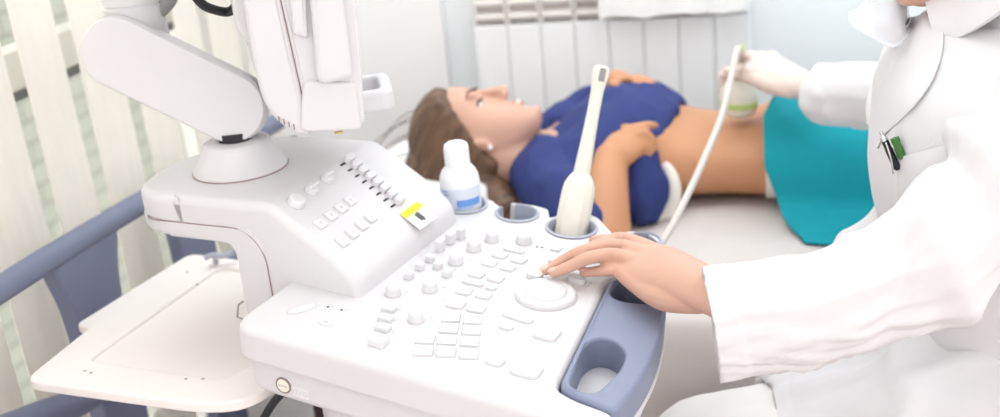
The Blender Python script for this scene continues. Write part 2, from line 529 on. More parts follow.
# console top shell
out = rpoly([(-.196, -.197), (.235, -.199), (.229, -.168), (.178, -.157), (.161, -.149), (.128, .086), (.152, .098), dk(668, 271), dk(669, 257), dk(659, 241),
             dk(646, 232.5), dk(629, 231), (.090, .205), (.071, .226), (.053, .247), (.021, .246), (-.001, .214), (-.013, .239), (-.033, .241),
             (-.050, .2395), (-.0640, .2362), (-.0665, .2335), (-.0845, .2235), (-.0870, .2275), (-.0905, .2296), (-.098, .231), (-.126, .233), (-.150, .228), (-.196, .215)],
            [.032, .016, .012, .012, .012, .014, .01, .02, .025, .02, .012, .006, .006, .012, .012, .012, .004, .008, .004, .002, .001, .001, .002, .008, .004, .012, .016, .014, .02])
def cup_slot():  # cup hole with a slot running out to the rear
    c = circ(-.0435, .2065, .0262, 44)
    return c
holes = [circ(-.0435, .2055, .0262, 44), circ(.0365, .197, .0302, 44), circ(*dk(645, 240), .0185, 36), circ(-.121, .2, .0308, 40)]
# the slot of the first cup opens to the rear: cut it into the outline by dropping that hole and walking round it
def walk_outline():
    P = []
    for p in out: P.append(V(p))
    # locate slot points (a=-.0475 and -.0655 at b=.2335)
    i0 = min(range(len(P)), key=lambda i: (P[i] - V((-.0665, .2335))).length); i1 = min(range(len(P)), key=lambda i: (P[i] - V((-.0845, .2235))).length)
    c = V((-.0435, .2055)); a0 = R(122); a1 = R(163)
    arc = []
    n = 44; span = (a1 - a0); span = span - 2 * PI if span > 0 else span    # clockwise round the cup
    for k in range(n + 1):
        a = a0 + span * k / n; arc.append(V((c.x + .0262 * math.cos(a), c.y + .0262 * math.sin(a))))
    return [tuple(p) for p in P[:i0]] + [tuple(p) for p in arc] + [tuple(p) for p in P[i1 + 1:]]
out2 = walk_outline()
g = G(); g.rprism(D, out2, -.036, 0, .009, rs=lambda a, b: (1 - .88 * min(1, max(0, (b - .12) / .06))) * (.6 if a > .2 else 1), holes=[holes[1], holes[2], holes[3]], rh=.003)
deck = g.build('console_shell', M['plastic'], us, ang=30)
# lower shell, inset under the seam
low = rpoly([(-.188, -.187), (.20, -.189), (.218, -.165), (.223, -.09), (.217, -.03), (.205, .04), (.190, .085), (.17, .15), (.12, .205), (-.182, .20)], [.03, .02, .02, .05, .05, .05, .02, .03, .02, .03])
hole_a = rpoly([dk(*p) for p in ((569.5, 386), (576, 366), (584, 347), (596, 339), (610, 339.5), (622, 347), (626, 357), (619, 372), (600, 391), (590, 394), (576, 391))], .012)
hole_b = rpoly([dk(*p) for p in ((610, 296), (615, 284), (628, 279), (650, 289), (655, 301), (647, 305), (620, 302))], .010)
g = G(); g.rprism(D, low, -.085, -.0385, .004, rb=.012); g.build('console_base', M['plastic'], us, ang=35)
# blue-grey palm rest with two grip openings
pal = rpoly([(.1295, .0845), (.1625, -.1475), (.1785, -.1555), (.2275, -.166), (.2315, -.10), (.2275, -.04), (.2165, .02), (.2085, .052), (.187, .092), (.156, .098)],
            [.006, .014, .012, .014, .05, .05, .04, .02, .02, .01])
g = G(); g.rprism(D, pal, -.034, .002, .006, holes=[hole_a, hole_b], rh=.0042); palm = g.build('palm_rest', M['blue'], us, ang=35)
lip = [tuple(p) for p in inset(pal, -.0016)]
g = G(); g.rprism(D, lip, -.040, -.0345, .002); g.build('palm_rest_lip', M['plastic'], us)
# grey linings of the holders
def cup(c, r, depth, name, slot=None):
    g = G(); n = 44; rs = []
    for rr, h in ((r + .004, .0015), (r + .001, .003), (r - .001, .001), (r - .003, -depth), (.001, -depth)):
        rs.append([D(c[0] + rr * math.cos(a), c[1] + rr * math.sin(a), h) for a in ([2 * PI * k / n for k in range(n)] if slot is None else [slot[0] + (slot[1] - slot[0]) * k / (n - 1) for k in range(n)])])
    if slot is None: g.rings(rs, cap=False)
    else:
        rs2 = [[D(c[0] + rr * math.cos(a), c[1] + rr * math.sin(a), h) for a in [slot[0] + (slot[1] - slot[0]) * k / (n - 1) for k in range(n)]] for rr, h in ((r + .0015, -depth), (r + .0015, .0))]
        g.rings(rs + rs2[:1] + rs2[1:], close=False, cap=False)
    return g.build(name, M['cup'], us, ang=50)
cup((-.0435, .2055), .0255, .034, 'holder_cup', slot=(R(121), R(121) - R(317)))
cup((.0365, .197), .0297, .05, 'holder_cup')
cup(dk(645, 240), .0180, .05, 'holder_cup')
cup((-.121, .2), .0303, .0085, 'holder_cup')

# console body under the raised panel, column to the floor
v0, v1 = -.087, .152
def prismv(g, P, va, vb, r=.006, top=None):
    """profile in (u, z) swept across the machine from va to vb"""
    g.rprism(lambda a, b, h: B(a, h, b), P, va, vb, r, rb=r)
body = rpoly([(-.250, .78), (-.110, .78), (-.100, .87), (-.100, .905), (-.1035, .926), (-.128, .949), (-.207, 1.0043), (-.346, 1.0043), (-.346, .957), (-.250, .957)], [.004, .004, .004, .014, .02, .03, .012, .0005, .0005, .0005], 6)
g = G(); prismv(g, body, v0, v1, .0108); blk = g.build('control_panel', M['plastic'], us, ang=32)
# overhanging top shell with its round end
top = rpoly([(-.228, v0 + .0002), (-.388, v0 + .0002), (-.428, -.055), (-.440, .02), (-.420, .10), (-.38, v1 - .0005), (-.228, v1 - .0005)], [.014, .03, .05, .06, .06, .04, .014], 8)
g = G(); g.rprism(lambda a, b, h: B(a, b, h), top, .972, 1.0042, .011); g.build('rear_deck', M['plastic'], us, ang=30)
top2 = [tuple(p) for p in inset(top, .0012)]
g = G(); g.rprism(lambda a, b, h: B(a, b, h), top2, .9505, .9712, .001, rb=.010); g.build('rear_deck_base', M['plastic'], us, ang=30)
arch = rpoly([(-.2655, .79), (-.2215, .79), (-.2215, .9709), (-.36, .9709), (-.36, .9515), (-.264, .9515)], [.002, .002, .036, .001, .001, .018], 8)
g = G(); prismv(g, arch, v0 - .0008, v1 - .004, .0025); g.build('side_arch', M['plastic'], us, ang=35)
sm = [B(-.40, v0 + .012, .9715), B(-.385, v0 + .0003, .9715), B(-.35, v0 - .0002, .9712)] + [B(a, v0 - .0003, z) for a, z in ((-.30, .9711), (-.26, .9709), (-.243, .966), (-.229, .953), (-.222, .935), (-.2213, .91), (-.2213, .89))]
g = G(); g.tube(sm, .0008, 8, n=4); g.build('panel_seam', M['groove'], us)
g = G(); g.tube([B(-.2655, v0 - .002, .878), B(-.2655, v0 - .011, .878), B(-.270, v0 - .012, .862), B(-.262, v0 - .012, .860)], .0012, 8); g.build('wire_hook', M['grey'], us)
# shelf tray
tro = rpoly([(-.519, -.213), (-.262, -.193), (-.215, -.172), (-.20, -.10), (-.20, .158), (-.582, .165), (-.574, -.074), (-.546, -.080)], [.022, .04, .03, .01, .01, .02, .008, .004], 6)
tri = rpoly([(-.478, -.150), (-.268, -.138), (-.268, .13), (-.50, .135)], [.02, .02, .02, .02], 6)
g = G(); g.rprism(lambda a, b, h: B(a, b, h), tro, .786, .80, .004, holes=[tri], rh=.005, rb=.003); tray = g.build('side_tray', M['tray'], us, ang=35)
g = G(); g.rprism(lambda a, b, h: B(a, b, h), [tuple(p) for p in inset(tri, -.006)], .788, .7945, .001); g.build('tray_floor', M['tray'], tray)
for px, py in ((85, 371), (91, 373), (186, 379), (203, 379), (187, 272), (197, 284)):
    a, b = bz(px, py, .80); g = G(); g.lathe([(.0019, -.001), (.0019, .0004), (.001, .0006)], B(a, b, .80), seg=10); g.build('screw', M['grey'], tray)
# small clip at the tray's rear
g = G()
for k in range(1): g.tube([at(205, 258, z=.814), at(213, 255, z=.817), at(222, 256, z=.815), at(233, 252, z=.817)], .0042, 10, n=5); g.tube([at(216, 262, z=.800), at(215, 256, z=.816)], .0042, 10)
g.build('cable_clip', M['cup'], us)
# pedestal, foot and castors
g = G(); g.rprism(lambda a, b, h: B(a, b, h), rrect(-.06, .01, .26, .22, .05), .14, .83, .01, rb=.01); g.build('pedestal', M['plastic'], us)
g = G(); g.rprism(lambda a, b, h: B(a, b, h), rrect(-.06, .01, .42, .34, .08), .075, .142, .02, rb=.01); g.build('foot', M['plastic'], us)
for a in (-.22, .10):
    for b in (-.11, .13):
        g = G(); g.lathe([(.012, -.016), (.034, -.014), (.037, -.008), (.037, .008), (.034, .014), (.012, .016)], B(a, b, .037), Z=VH, seg=24)
        g.box(B(a, b, .068), (.03, .05, .014), X=UH, Y=VH); g.build('castor', M['dark'], us)
# hanging power lead
q0 = onplane(287, 388, B(0, -.14, 0), VH); q1 = onplane(274, 402, B(0, -.145, 0), VH); q2 = onplane(263, 420, B(0, -.15, 0), VH)
g = G(); g.tube([q0, q1, q2, q2 + (q2 - q1) * 1.6 + V((.004, 0, 0)), q2 + (q2 - q1) * 4 + V((.05, .03, 0)), B(-.12, -.11, .25)], .0048, 12, n=8); g.build('power_lead', M['dark'], us)

# badge and label on the console's side
def side(a, h, out): return OD + UD * a + VH * (-.187 - out) + ND * h
p = onplane(284, 385, D(0, -.187, 0), VH) - OD; ba, bh = p.dot(UD), p.dot(ND)
g = G(); g.lathe([(.0095, 0), (.0095, .0016), (.0082, .0022), (.0080, .001), (.0075, .001)], side(ba, bh, 0), Z=-VH, seg=36); bd = g.build('round_badge', M['groove'], us)
g = G(); g.lathe([(.0078, .0), (.0078, .0018), (.0070, .0022)], side(ba, bh, 0), Z=-VH, seg=32); g.build('badge_face', M['ivory'], bd)
g = G()
for k in range(6): g.box(side(ba - .0048 + k * .0019, bh, .0024), (.0012, .0022 if k % 2 else .0028, .0004), X=UD, Y=ND, Z=-VH)
g.build('badge_lettering', M['mark'], bd)
g = G(); g.box(side(ba + .0215, bh - .0035, .0004), (.020, .0125, .0008), X=UD, Y=ND, Z=-VH); lb = g.build('switch_label', M['paper'], us, bevel=.0003)
g = G()
for k, dx in enumerate((-.006, .006)):
    c = side(ba + .0215 + dx, bh - .0035, .001)
    rs = [[c + UD * (r * math.cos(t)) + ND * (r * math.sin(t)) - VH * .0002 for t in [2 * PI * q / 20 for q in range(20)]] for r in (.0022, .0029)]
    g.rings(rs, cap=False)
g.box(side(ba + .0215, bh - .0035, .001), (.0007, .006, .0003), X=(UD * .9 - ND * .43), Y=(ND * .9 + UD * .43), Z=-VH)
g.build('label_symbols', M['mark'], lb, smooth=False)

# ---- keys, knobs and switches on the console
def key(px, py, w, hgt, r=.002, H=.0032, mark=1, name='key', rot=0, px_is=True):
    a, b = dk(px, py, H) if px_is else (px, py)
    g = G(); c_, s_ = math.cos(rot), math.sin(rot)
    fr = lambda x, y, h: D(a + x * c_ - y * s_, b + x * s_ + y * c_, h)
    g.rprism(fr, rrect(0, 0, w, hgt, r), .0002, H, .0012, seg=3)
    if mark:
        g.cur = 1
        g.rprism(fr, rrect(0, 0, w * .24, hgt * .26, .0004, 2), H - .0003, H + .00015, .0001, seg=1)
        if mark > 1: g.rprism(fr, rrect(-w * .22, hgt * .12, w * .16, hgt * .12, .0003, 2), H - .0003, H + .00015, .0001, seg=1)
    o = g.build(name, [M['key'], M['mark']], us, ang=35)
    g = G(); g.rprism(fr, rrect(0, 0, w + .0016, hgt + .0016, r + .0008), -.0003, .0003, .0001, seg=1)
    g.build('key_well', M['mark'], o, ang=35)
    return o
KW, KH = .0195, .0185
for px, py, m in ((423.5, 349, 1), (446, 350, 2), (469, 352, 2), (425, 337.5, 1), (447, 338.5, 2), (470, 340, 1), (449, 327, 2), (471.5, 329, 1), (451, 316, 2), (472.5, 318, 1)):
    key(px, py, KW, KH, mark=m, rot=R(22))
def pair(A, B_, w, h, r, m):
    a, b = V(dk(*A)), V(dk(*B_)); t = math.atan2((b - a).y, (b - a).x)
    for p in (A, B_): key(*p, w, h, r, mark=m, rot=t)
pair((456, 302.5), (477, 306.5), .0195, .018, .004, 0)
for A, B_ in (((464, 289.5), (484, 293.5)), ((477, 272.5), (496, 277)), ((489.5, 261.5), (508, 266)), ((500, 253.5), (519, 258.5))): pair(A, B_, .0175, .0155, .0035, 1)
key(473, 281, .026, .010, .0048, mark=1); key(491, 286.5, .012, .008, .003, mark=1)
key(514, 248.5, .027, .011, .005, mark=2); key(556, 247, .014, .013, .004, mark=1)
key(518, 315.5, .036, .013, .0062, mark=2, rot=R(-6)); key(506.5, 325, .016, .011, .005, mark=1)
key(547.5, 331, .026, .026, .007, H=.0045, mark=0); key(527, 367, .030, .026, .008, H=.0045, mark=2); key(495.5, 359.5, .018, .0155, .006, mark=0)
key(535, 273, .020, .012, .0058, H=.006, mark=0); key(556, 259, .018, .0115, .0055, H=.006, mark=0); key(577, 276.5, .022, .014, .0066, H=.006, mark=0)
for px, py in ((537, 247), (542, 247.5)):
    g = G(); a, b = dk(px, py); g.lathe([(.0016, -.001), (.0016, .0005), (.0008, .0009)], D(a, b, 0), Z=ND, seg=12); g.build('indicator_light', M['icon'], us)
def knob(px, py, r, h, name='knob', frame=None):
    a, b = dk(px, py, h * .6)
    g = G(); g.lathe([(r * 1.05, 0), (r * 1.05, h * .18), (r, h * .24), (r * .96, h * .7), (r * .86, h * .9), (r * .6, h * .99), (r * .01, h * 1.02)], D(a, b, 0), Z=ND, seg=28)
    o = g.build(name, M['key'], us, ang=50)
    g = G(); g.lathe([(r * 1.14, -.0006), (r * 1.14, .0006), (r * 1.05, .0007)], D(a, b, 0), Z=ND, seg=28); g.build('knob_skirt', M['mark'], o)
for px, py in ((492, 235), (474, 244.5), (456, 257.5), (393, 288.5), (430, 284.5), (416, 314.5)): knob(px, py, .0086, .012)
knob(524, 237, .0098, .012)
for px, py in ((440, 240), (450.5, 233), (461, 228)): key(px, py, .0085, .0115, .002, H=.014, mark=0, name='toggle')
for px, py in ((409, 272), (420, 263), (430, 255), (438, 262), (447, 270)): key(px, py, .010, .010, .003, H=.008, mark=0, name='toggle')
for px, py in ((389, 306), (386, 315.5), (383, 325)):
    key(px, py, .0155, .0118, .0018, H=.0055, mark=0, name='rocker')
key(379, 337, .0170, .0165, .0025, H=.008, mark=0, name='rocker')
# small printed legends beside knobs
g = G()
for px, py in ((407, 292), (444, 287), (431, 318), (470, 260), (487, 248), (400, 309), (397, 320), (394, 331), (443, 300), (455, 270), (505, 238), (588, 286), (590, 283)):
    a, b = dk(px, py); g.rprism(lambda x, y, h: D(a + x, b + y, h), rrect(0, 0, .0028, .006, .0005, 2), -.0005, .00035, .0001, seg=1)
g.build('panel_print', M['mark'], us)
# track ball with its dished ring
a, b = dk(546, 293, .004); tb = D(a, b, 0)
g = G(); g.lathe([(.0345, -.001), (.0345, .003), (.0335, .0055), (.031, .007), (.0275, .0072), (.0255, .006), (.0235, .0062)], tb, Z=ND, seg=56); ringo = g.build('trackball_ring', M['key'], us, ang=45)
g = G(); g.lathe([(.0358, -.0006), (.0358, .0005), (.0345, .0006)], tb, Z=ND, seg=56); g.build('ring_groove', M['mark'], ringo)
g = G(); g.lathe([(.0238, 0), (.0236, .0068), (.021, .0085), (.016, .0105), (.009, .012), (.0005, .0125)], tb, Z=ND, seg=48); g.build('trackball', M['key'], us, ang=60)
# logo oval, lights and button near the corner
a, b = dk(302, 309)
g = G(); fr = lambda x, y, h: D(a + x * .42 - y * .9, b + x * .9 + y * .42, h)
g.rprism(fr, circ(0, 0, .0185, 40, .42), -.0003, .0007, .0004, seg=2); g.cur = 1
g.rprism(fr, circ(0, 0, .0168, 40, .36), .0003, .001, .0003, seg=2); g.build('oval_badge', [M['mark'], M['paper']], us, ang=40)
for px, py in ((328, 307), (341.5, 310)):
    a, b = dk(px, py); g = G(); g.lathe([(.0015, -.001), (.0015, .0006), (.0006, .0009)], D(a, b, 0), Z=ND, seg=12); g.build('indicator_light', M['icon'], us)
    g = G(); g.rprism(lambda x, y, h: D(a + .004 + x, b + .003 + y, h), rrect(0, 0, .003, .002, .0004, 2), -.0003, .0003, .0001, seg=1); g.build('light_legend', M['mark'], us)
a, b = dk(326, 323.5)
g = G(); g.rprism(lambda x, y, h: D(a + x, b + y, h), circ(0, 0, .0088, 32, .62), -.0003, .002, .001, seg=3); g.cur = 1
g.rprism(lambda x, y, h: D(a + x, b + y, h), circ(0, 0, .003, 16, .8), .0015, .0023, .0002, seg=1); g.build('standby_key', [M['key'], M['mark']], us, ang=40)

# ---- sloped panel
PA, PB = V((-.207, 1.004)), V((-.128, .949))                                 # ridge and foot in (u, z)
SD = (UH * (PB - PA).x + V((0, 0, 1)) * (PB - PA).y).normalized(); SN = SD.cross(VH).normalized()
if SN.z < 0: SN = -SN
SO = B(PA.x, 0, PA.y)
def S(a, b, h): return SO + SD * a + VH * b + SN * h
def sk(px, py, h=0):
    p = onplane(px, py, SO + SN * h, SN) - SO
    return (p.dot(SD), p.dot(VH))
def skey(px, py, w=.0135, hgt=.0135):
    a, b = sk(px, py, .003); g = G(); fr = lambda x, y, h: S(a + x, b + y, h)
    g.rprism(fr, rrect(0, 0, w, hgt, .002), -.0005, .003, .001, seg=3); g.cur = 1
    g.rprism(fr, rrect(0, 0, w * .3, hgt * .24, .0004, 2), .0027, .0032, .0001, seg=1)
    o = g.build('key', [M['key'], M['mark']], us, ang=35)
    g = G(); g.rprism(fr, rrect(0, 0, w + .0016, hgt + .0016, .0026), -.0005, .0003, .0001, seg=1); g.build('key_well', M['mark'], o)
for p in ((321, 222.5), (331.5, 214.5), (341.5, 207), (351, 199.5), (343, 240), (353, 231.8), (362.3, 223.8), (371, 216.3)): skey(*p)
def sknob(px, py, r, h, nm='knob'):
    a, b = sk(px, py, h * .5)
    g = G(); g.lathe([(r * 1.05, -.001), (r * 1.05, h * .2), (r, h * .26), (r * .95, h * .85), (r * .8, h), (.0005, h * 1.01)], S(a, b, 0), Z=SN, seg=30); o = g.build(nm, M['key'], us, ang=40)
    g = G(); g.lathe([(r * 1.16, -.0006), (r * 1.16, .0006), (r * 1.05, .0007)], S(a, b, 0), Z=SN, seg=30); g.build('knob_skirt', M['mark'], o)
    if nm == 'wing_knob':
        g = G(); g.box(S(a, b, h * 1.35), (r * .5, r * 2.1, h * .8), X=SD, Y=VH, Z=SN); g.build('grip', M['key'], o, bevel=.001)
sknob(297, 200.5, .0098, .009); sknob(312, 189, .0075, .007, 'wing_knob'); sknob(328, 177.5, .0075, .007, 'wing_knob')
s0, s1 = V(sk(344, 163.5)), V(sk(394, 205))
for i in range(8):
    q = s0 + (s1 - s0) * (i / 7)
    g = G(); fr = lambda x, y, h: S(q.x + x, q.y + y, h)
    g.rprism(fr, rrect(0, 0, .0026, .0150, .001, 3), -.0005, .0004, .0001, seg=1); so = g.build('slider', M['black'], us)
    g = G(); fr2 = lambda x, y, h: S(q.x - .001 + x, q.y + .0115 + y, h)
    g.rprism(fr2, rpoly([(0, -.0100), (.0053, -.0060), (.0053, .0060), (0, .0100), (-.0053, .0060), (-.0053, -.0060)], .001, 3), 0, .0075, .0022, seg=3); so2 = g.build('slider_cap', M['key'], so, ang=40)
# yellow warning label
y0 = V(sk(412, 210.5)); g = G(); fr = lambda x, y, h: S(y0.x + x, y0.y + y, h)
g.rprism(fr, rrect(.0105, 0, .032, .042, .001, 2), -.0003, .0004, .0001, seg=1); st = g.build('warning_label', M['paper'], us)
g = G(); g.rprism(fr, rrect(-.0005, 0, .0100, .042, .0005, 2), .0002, .0007, .0001, seg=1); g.build('label_header', M['yellow'], st)
g = G(); fi = lambda x, y, h: S(y0.x + .0125 + x, y0.y - .001 + y, h)
g.rprism(fi, rpoly([(-.0062, -.0042), (-.0062, .001), (-.0075, .001), (-.0075, .004), (-.006, .004), (-.006, .0052), (.0058, .0052), (.0058, .0036), (.0075, .0036), (.0075, .0006), (.0058, .0006), (.0058, -.0042)], .0004, 2), .0002, .0008, .0001, seg=1); g.build('label_symbol', M['icon'], st)
g = G(); g.rprism(fr, rrect(-.0005, 0, .004, .0010, .0003, 2), .0004, .0009, .0001, seg=1); g.build('label_exclamation', M['icon'], st)

# ---- swivel base, arm and monitor
tc = B(*bz(241, 168, 1.004), 1.004)
g = G(); g.lathe([(.0590, 0), (.0590, .0012), (.057, .002)], tc, seg=56); g.build('swivel_ring', M['groove'], us)
g = G(); g.lathe([(.058, .001), (.058, .004), (.055, .0075), (.0475, .018), (.0425, .031), (.0405, .035), (.037, .0372), (.012, .038)], tc, seg=56); g.build('swivel_base', M['plastic'], us, ang=50)
vd = (tc - CAM); vd.z = 0; vd.normalize(); AX = V((vd.y, -vd.x, 0)); AY = vd   # arm plane faces forward of the machine
TD = -(ROT.transposed() @ (tc - CAM)).z
ja = at(230, 108, d=TD - .034)
jb = at(117, 53, d=TD - .055)
L_ = (jb - ja); up_ = V((0, 0, 1)); ax_ = L_.normalized(); ay_ = (AY - ax_ * AY.dot(ax_)).normalized(); az_ = ay_.cross(ax_)
if az_.z < 0: az_ = -az_
def stad(l, r, n=20):
    return [(l + r * math.sin(PI * k / n), r * math.cos(PI * k / n)) for k in range(n + 1)] + [(-r * math.sin(PI * k / n), -r * math.cos(PI * k / n)) for k in range(n + 1)]
g = G(); g.rprism(lambda a, b, h: ja + ax_ * a + az_ * b - ay_ * h, [p[:2] for p in stad(L_.length, .0350 * TD / 1.09)], -.032, .0, .005, rb=.005); arm = g.build('support_arm', M['plastic'], us, ang=35)
g = G(); g.rprism(lambda a, b, h: ja + ax_ * a + az_ * b - ay_ * h, [p[:2] for p in stad(L_.length, .0335 * TD / 1.09)], .0005, .0055, .003); g.build('arm_cover', M['plastic'], arm, ang=35)
g = G(); g.lathe([(.021, 0), (.021, .012)], tc + V((0, 0, .036)), seg=30); g.build('swivel_post', M['dark'], us)
# upper knuckle and second arm to the monitor
jt = jb + ay_ * .048
g = G(); g.lathe([(.036, -.01), (.036, .052), (.0345, .0535), (.0345, .055), (.036, .0565), (.037, .13)], jt + V((.012, .012, .0)), seg=36); kn = g.build('knuckle', M['plastic'], us, ang=40)
mc = None
m_ax = V((math.cos(R(27)), math.sin(R(27)), 0)); m_w = V((-m_ax.y, m_ax.x, 0)); MO = at(365, 131, d=1.235)   # monitor: thickness axis, width axis, lower front corner
def MP(a, h, w): return MO + m_ax * a + V((0, 0, 1)) * h + m_w * w
p2 = MP(-.15, .235, .13)
g = G(); g.tube([jt + V((.0, .01, .118)), jt + V((.08, .05, .115)), p2 + V((-.05, .0, .01)), p2 + V((.03, .01, .0))], .026, 20, n=8); g.build('upper_arm', M['plastic'], us)
g = G(); g.tube([jt + V((.03, .01, .036)), jt + V((.05, .025, .052)), jt + V((.06, .04, .075))], .011, 14, n=6); g.build('arm_bracket', M['grey'], kn)
g = G(); g.tube([at(192, -8, d=1.22), at(205, 6, d=1.24), at(226, 12, d=1.27), MP(-.115, .14, .10)], .0055, 12, n=8); g.build('monitor_lead', M['dark'], us)
# monitor shells: outline traced on its side face (thickness along a, height along h)
def mp(px, py):
    p = onplane(px, py, MO, m_w) - MO
    return (p.dot(m_ax), p.z)
g = G(); g.rprism(lambda a, b, h: MP(a, b, h), rpoly([mp(262, -40), mp(262, 54), mp(249, 52), mp(237, 32), mp(234, 5), mp(234, -40)], [.002, .004, .012, .014, .01, .002]), .045, .14, .004, rb=.004); g.build('monitor_bracket', M['plastic'], us)
HT = .30
seamT = V(mp(281, 0)); seamB = V(mp(311, 133)); sdir = (seamT - seamB) / (seamT - seamB).y
def seam(h): return seamB.x + sdir.x * (h - seamB.y)
def frontx(h): q0, q1 = V(mp(366, 131)), V(mp(357, 0)); return q0.x + (q1.x - q0.x) * (h - q0.y) / (q1.y - q0.y)
b1 = V(mp(300, 136)); b2 = V(mp(282, 126)); b3 = V(mp(266, 108)); b4 = V(mp(257, 80)); b5 = V(mp(250, 40)); b6 = V(mp(244, 0))
back = [(seam(b1.y) - .0003, b1.y), (b1.x, b1.y), (b2.x, b2.y), (b3.x, b3.y), (b4.x, b4.y), (b5.x, b5.y), (b6.x, b6.y), (b6.x - .004, b6.y + .06), (b6.x + .02, HT - .02), (b6.x + .05, HT), (seam(HT) - .0003, HT)]
g = G(); g.rprism(MP, rpoly(back, [.002, .02, .02, .02, .02, .02, .02, .02, .02, .02, .002]), 0, .36, .012, rb=.006); g.build('monitor_back', M['plastic'], us, ang=32)
fb = V(mp(366, 131)); b0 = b1.y + .001
front = [(seam(b0) + .0003, b0), (frontx(b0 + .004), b0 + .001), (frontx(.1), .1), (frontx(HT), HT), (seam(HT) + .0003, HT)]
g = G(); g.rprism(MP, rpoly(front, [.002, .006, .001, .01, .002]), 0.0, .36, .004, rb=.004); mf = g.build('monitor_front', M['plastic'], us, ang=32)
g = G(); sp = [(seam(b0) - .002, b0 + .004), (seam(b0) + .002, b0 + .004), (seam(HT - .01) + .002, HT - .01), (seam(HT - .01) - .002, HT - .01)]
g.rprism(MP, sp, .0035, .355, .0005); g.build('seam_gasket', M['groove'], mf)
# screen on the front face
fz = (frontx(HT) - frontx(0)) / HT
g = G(); g.rprism(lambda a, b, h: MO + m_w * (.02 + a) + V((0, 0, 1)) * (.05 + b) + m_ax * (frontx(.05 + b) + h), rrect(.16, .115, .30, .215, .006), -.001, .002, .001); g.build('screen', M['black'], us)
# raised hinge cover and grip recess on the side
hc = [V(mp(*p)) for p in ((316, 78), (323, 82), (352, 75), (342, 0), (309, 0))]
hc = [hc[0], hc[1], hc[2], hc[3] + (hc[3] - hc[2]) * 1.2, hc[4] + (hc[4] - hc[0]) * 1.2]
g = G(); g.rprism(lambda a, b, h: MP(a, b, -h), rpoly([tuple(p) for p in hc], [.004, .006, .005, .006, .006]), -.004, .016, .006); g.build('side_grip', M['plastic'], us, ang=35)
rc = [V(mp(*p)) for p in ((289, 0), (293, 34), (308, 38), (306, 0))]
rc[0] += (rc[0] - rc[1]) * 1.5; rc[3] += (rc[3] - rc[2]) * 1.5
g = G(); g.rprism(lambda a, b, h: MP(a, b, -h), rpoly([tuple(p) for p in rc], .004), -.004, .008, .005); g.build('side_rib', M['plastic'], us, ang=35)
lp = [V(mp(*p)) for p in ((303, 80), (300, 128), (307, 131), (362, 129), (355, 82))]
g = G(); g.rprism(lambda a, b, h: MP(a, b, -h), rpoly([tuple(p) for p in lp], [.008, .006, .004, .006, .004]), -.004, .004, .003); g.build('side_panel', M['plastic'], us, ang=35)
for k in range(4):
    a, h = mp(279 + k * 5, 119 + k * 2.6); g = G(); g.box(MP(a, h, -.0003), (.0012, .006, .002), X=m_ax, Y=(0, 0, 1), Z=m_w); g.build('vent_slot', M['groove'], us)
g = G(); a, h = mp(341, 136); g.box(MP(a, h - .001, .02), (.010, .0012, .006), X=m_ax, Y=(0, 0, 1), Z=m_w); g.build('brass_mark', M['brass'], us)
g = G(); a, h = mp(318, 134); g.lathe([(.012, 0), (.014, -.012)], MP(a, h + .003, .10), seg=24); g.build('monitor_foot', M['plastic'], us)
# carrying handle ahead of the screen's lower edge
hd = at(378, 92, d=1.36)
g = G(); fr = lambda a, b, h: hd + V((.93, .36, 0)) * a + V((-.36, .93, 0)) * b + V((0, 0, 1)) * h
g.rprism(fr, rrect(-.012, 0, .058, .10, .016), -.013, .013, .006, holes=[rrect(-.014, 0, .030, .066, .01)], rh=.005, rb=.006); g.build('monitor_handle', M['plastic'], us, ang=35)
# ------------------------------------------------------------------ things on the machine
bc = D(-.121, .2, -.0045)
bt = thing('gel_bottle', 'white squeeze bottle with blue label standing in the console beside the sloped panel', 'bottle', bc)
ZB = V((0, 0, 1))
g = G(); g.lathe([(.022, 0), (.0258, .001), (.0265, .004), (.0268, .036), (.0258, .045), (.0225, .053), (.0180, .0585), (.0170, .060)], bc, seg=48); g.build('bottle_body', M['bottle'], bt, ang=60)
g = G(); g.lathe([(.0165, .0585), (.0168, .060), (.0165, .083), (.0155, .088), (.0115, .091), (.0005, .0917)], bc, seg=40); g.build('cap', M['bottle'], bt, ang=50)
def wrap(g, c, r, a0, a1, z0, z1, th=.0005, n=16):
    rs = []
    for k in range(n + 1):
        a = a0 + (a1 - a0) * k / n; e = V((math.cos(a), math.sin(a), 0))
        rs.append([c + e * r + V((0, 0, z0)), c + e * (r + th) + V((0, 0, z0)), c + e * (r + th) + V((0, 0, z1)), c + e * r + V((0, 0, z1))])
    g.rings(rs)
ca = math.atan2(CAM.y - bc.y, CAM.x - bc.x)
g = G(); wrap(g, bc, .02675, ca - 1.7, ca + 1.15, .006, .0345, n=40); lab = g.build('label', M['label'], bt, ang=30)
g = G(); wrap(g, bc, .0273, ca - .25, ca + 1.0, .010, .0195); g.build('label_band', M['labelblue'], lab, ang=30)
g = G()
for k in range(5): wrap(g, bc, .0273, ca - 1.05 + .05 * (k % 2), ca - .62 - .08 * (k % 3), .012 + k * .0045, .0135 + k * .0045, n=6)
wrap(g, bc, .0273, ca - .3, ca + .55, .0075, .0085)
g.build('label_lettering', M['labelblue'], lab, ang=30)

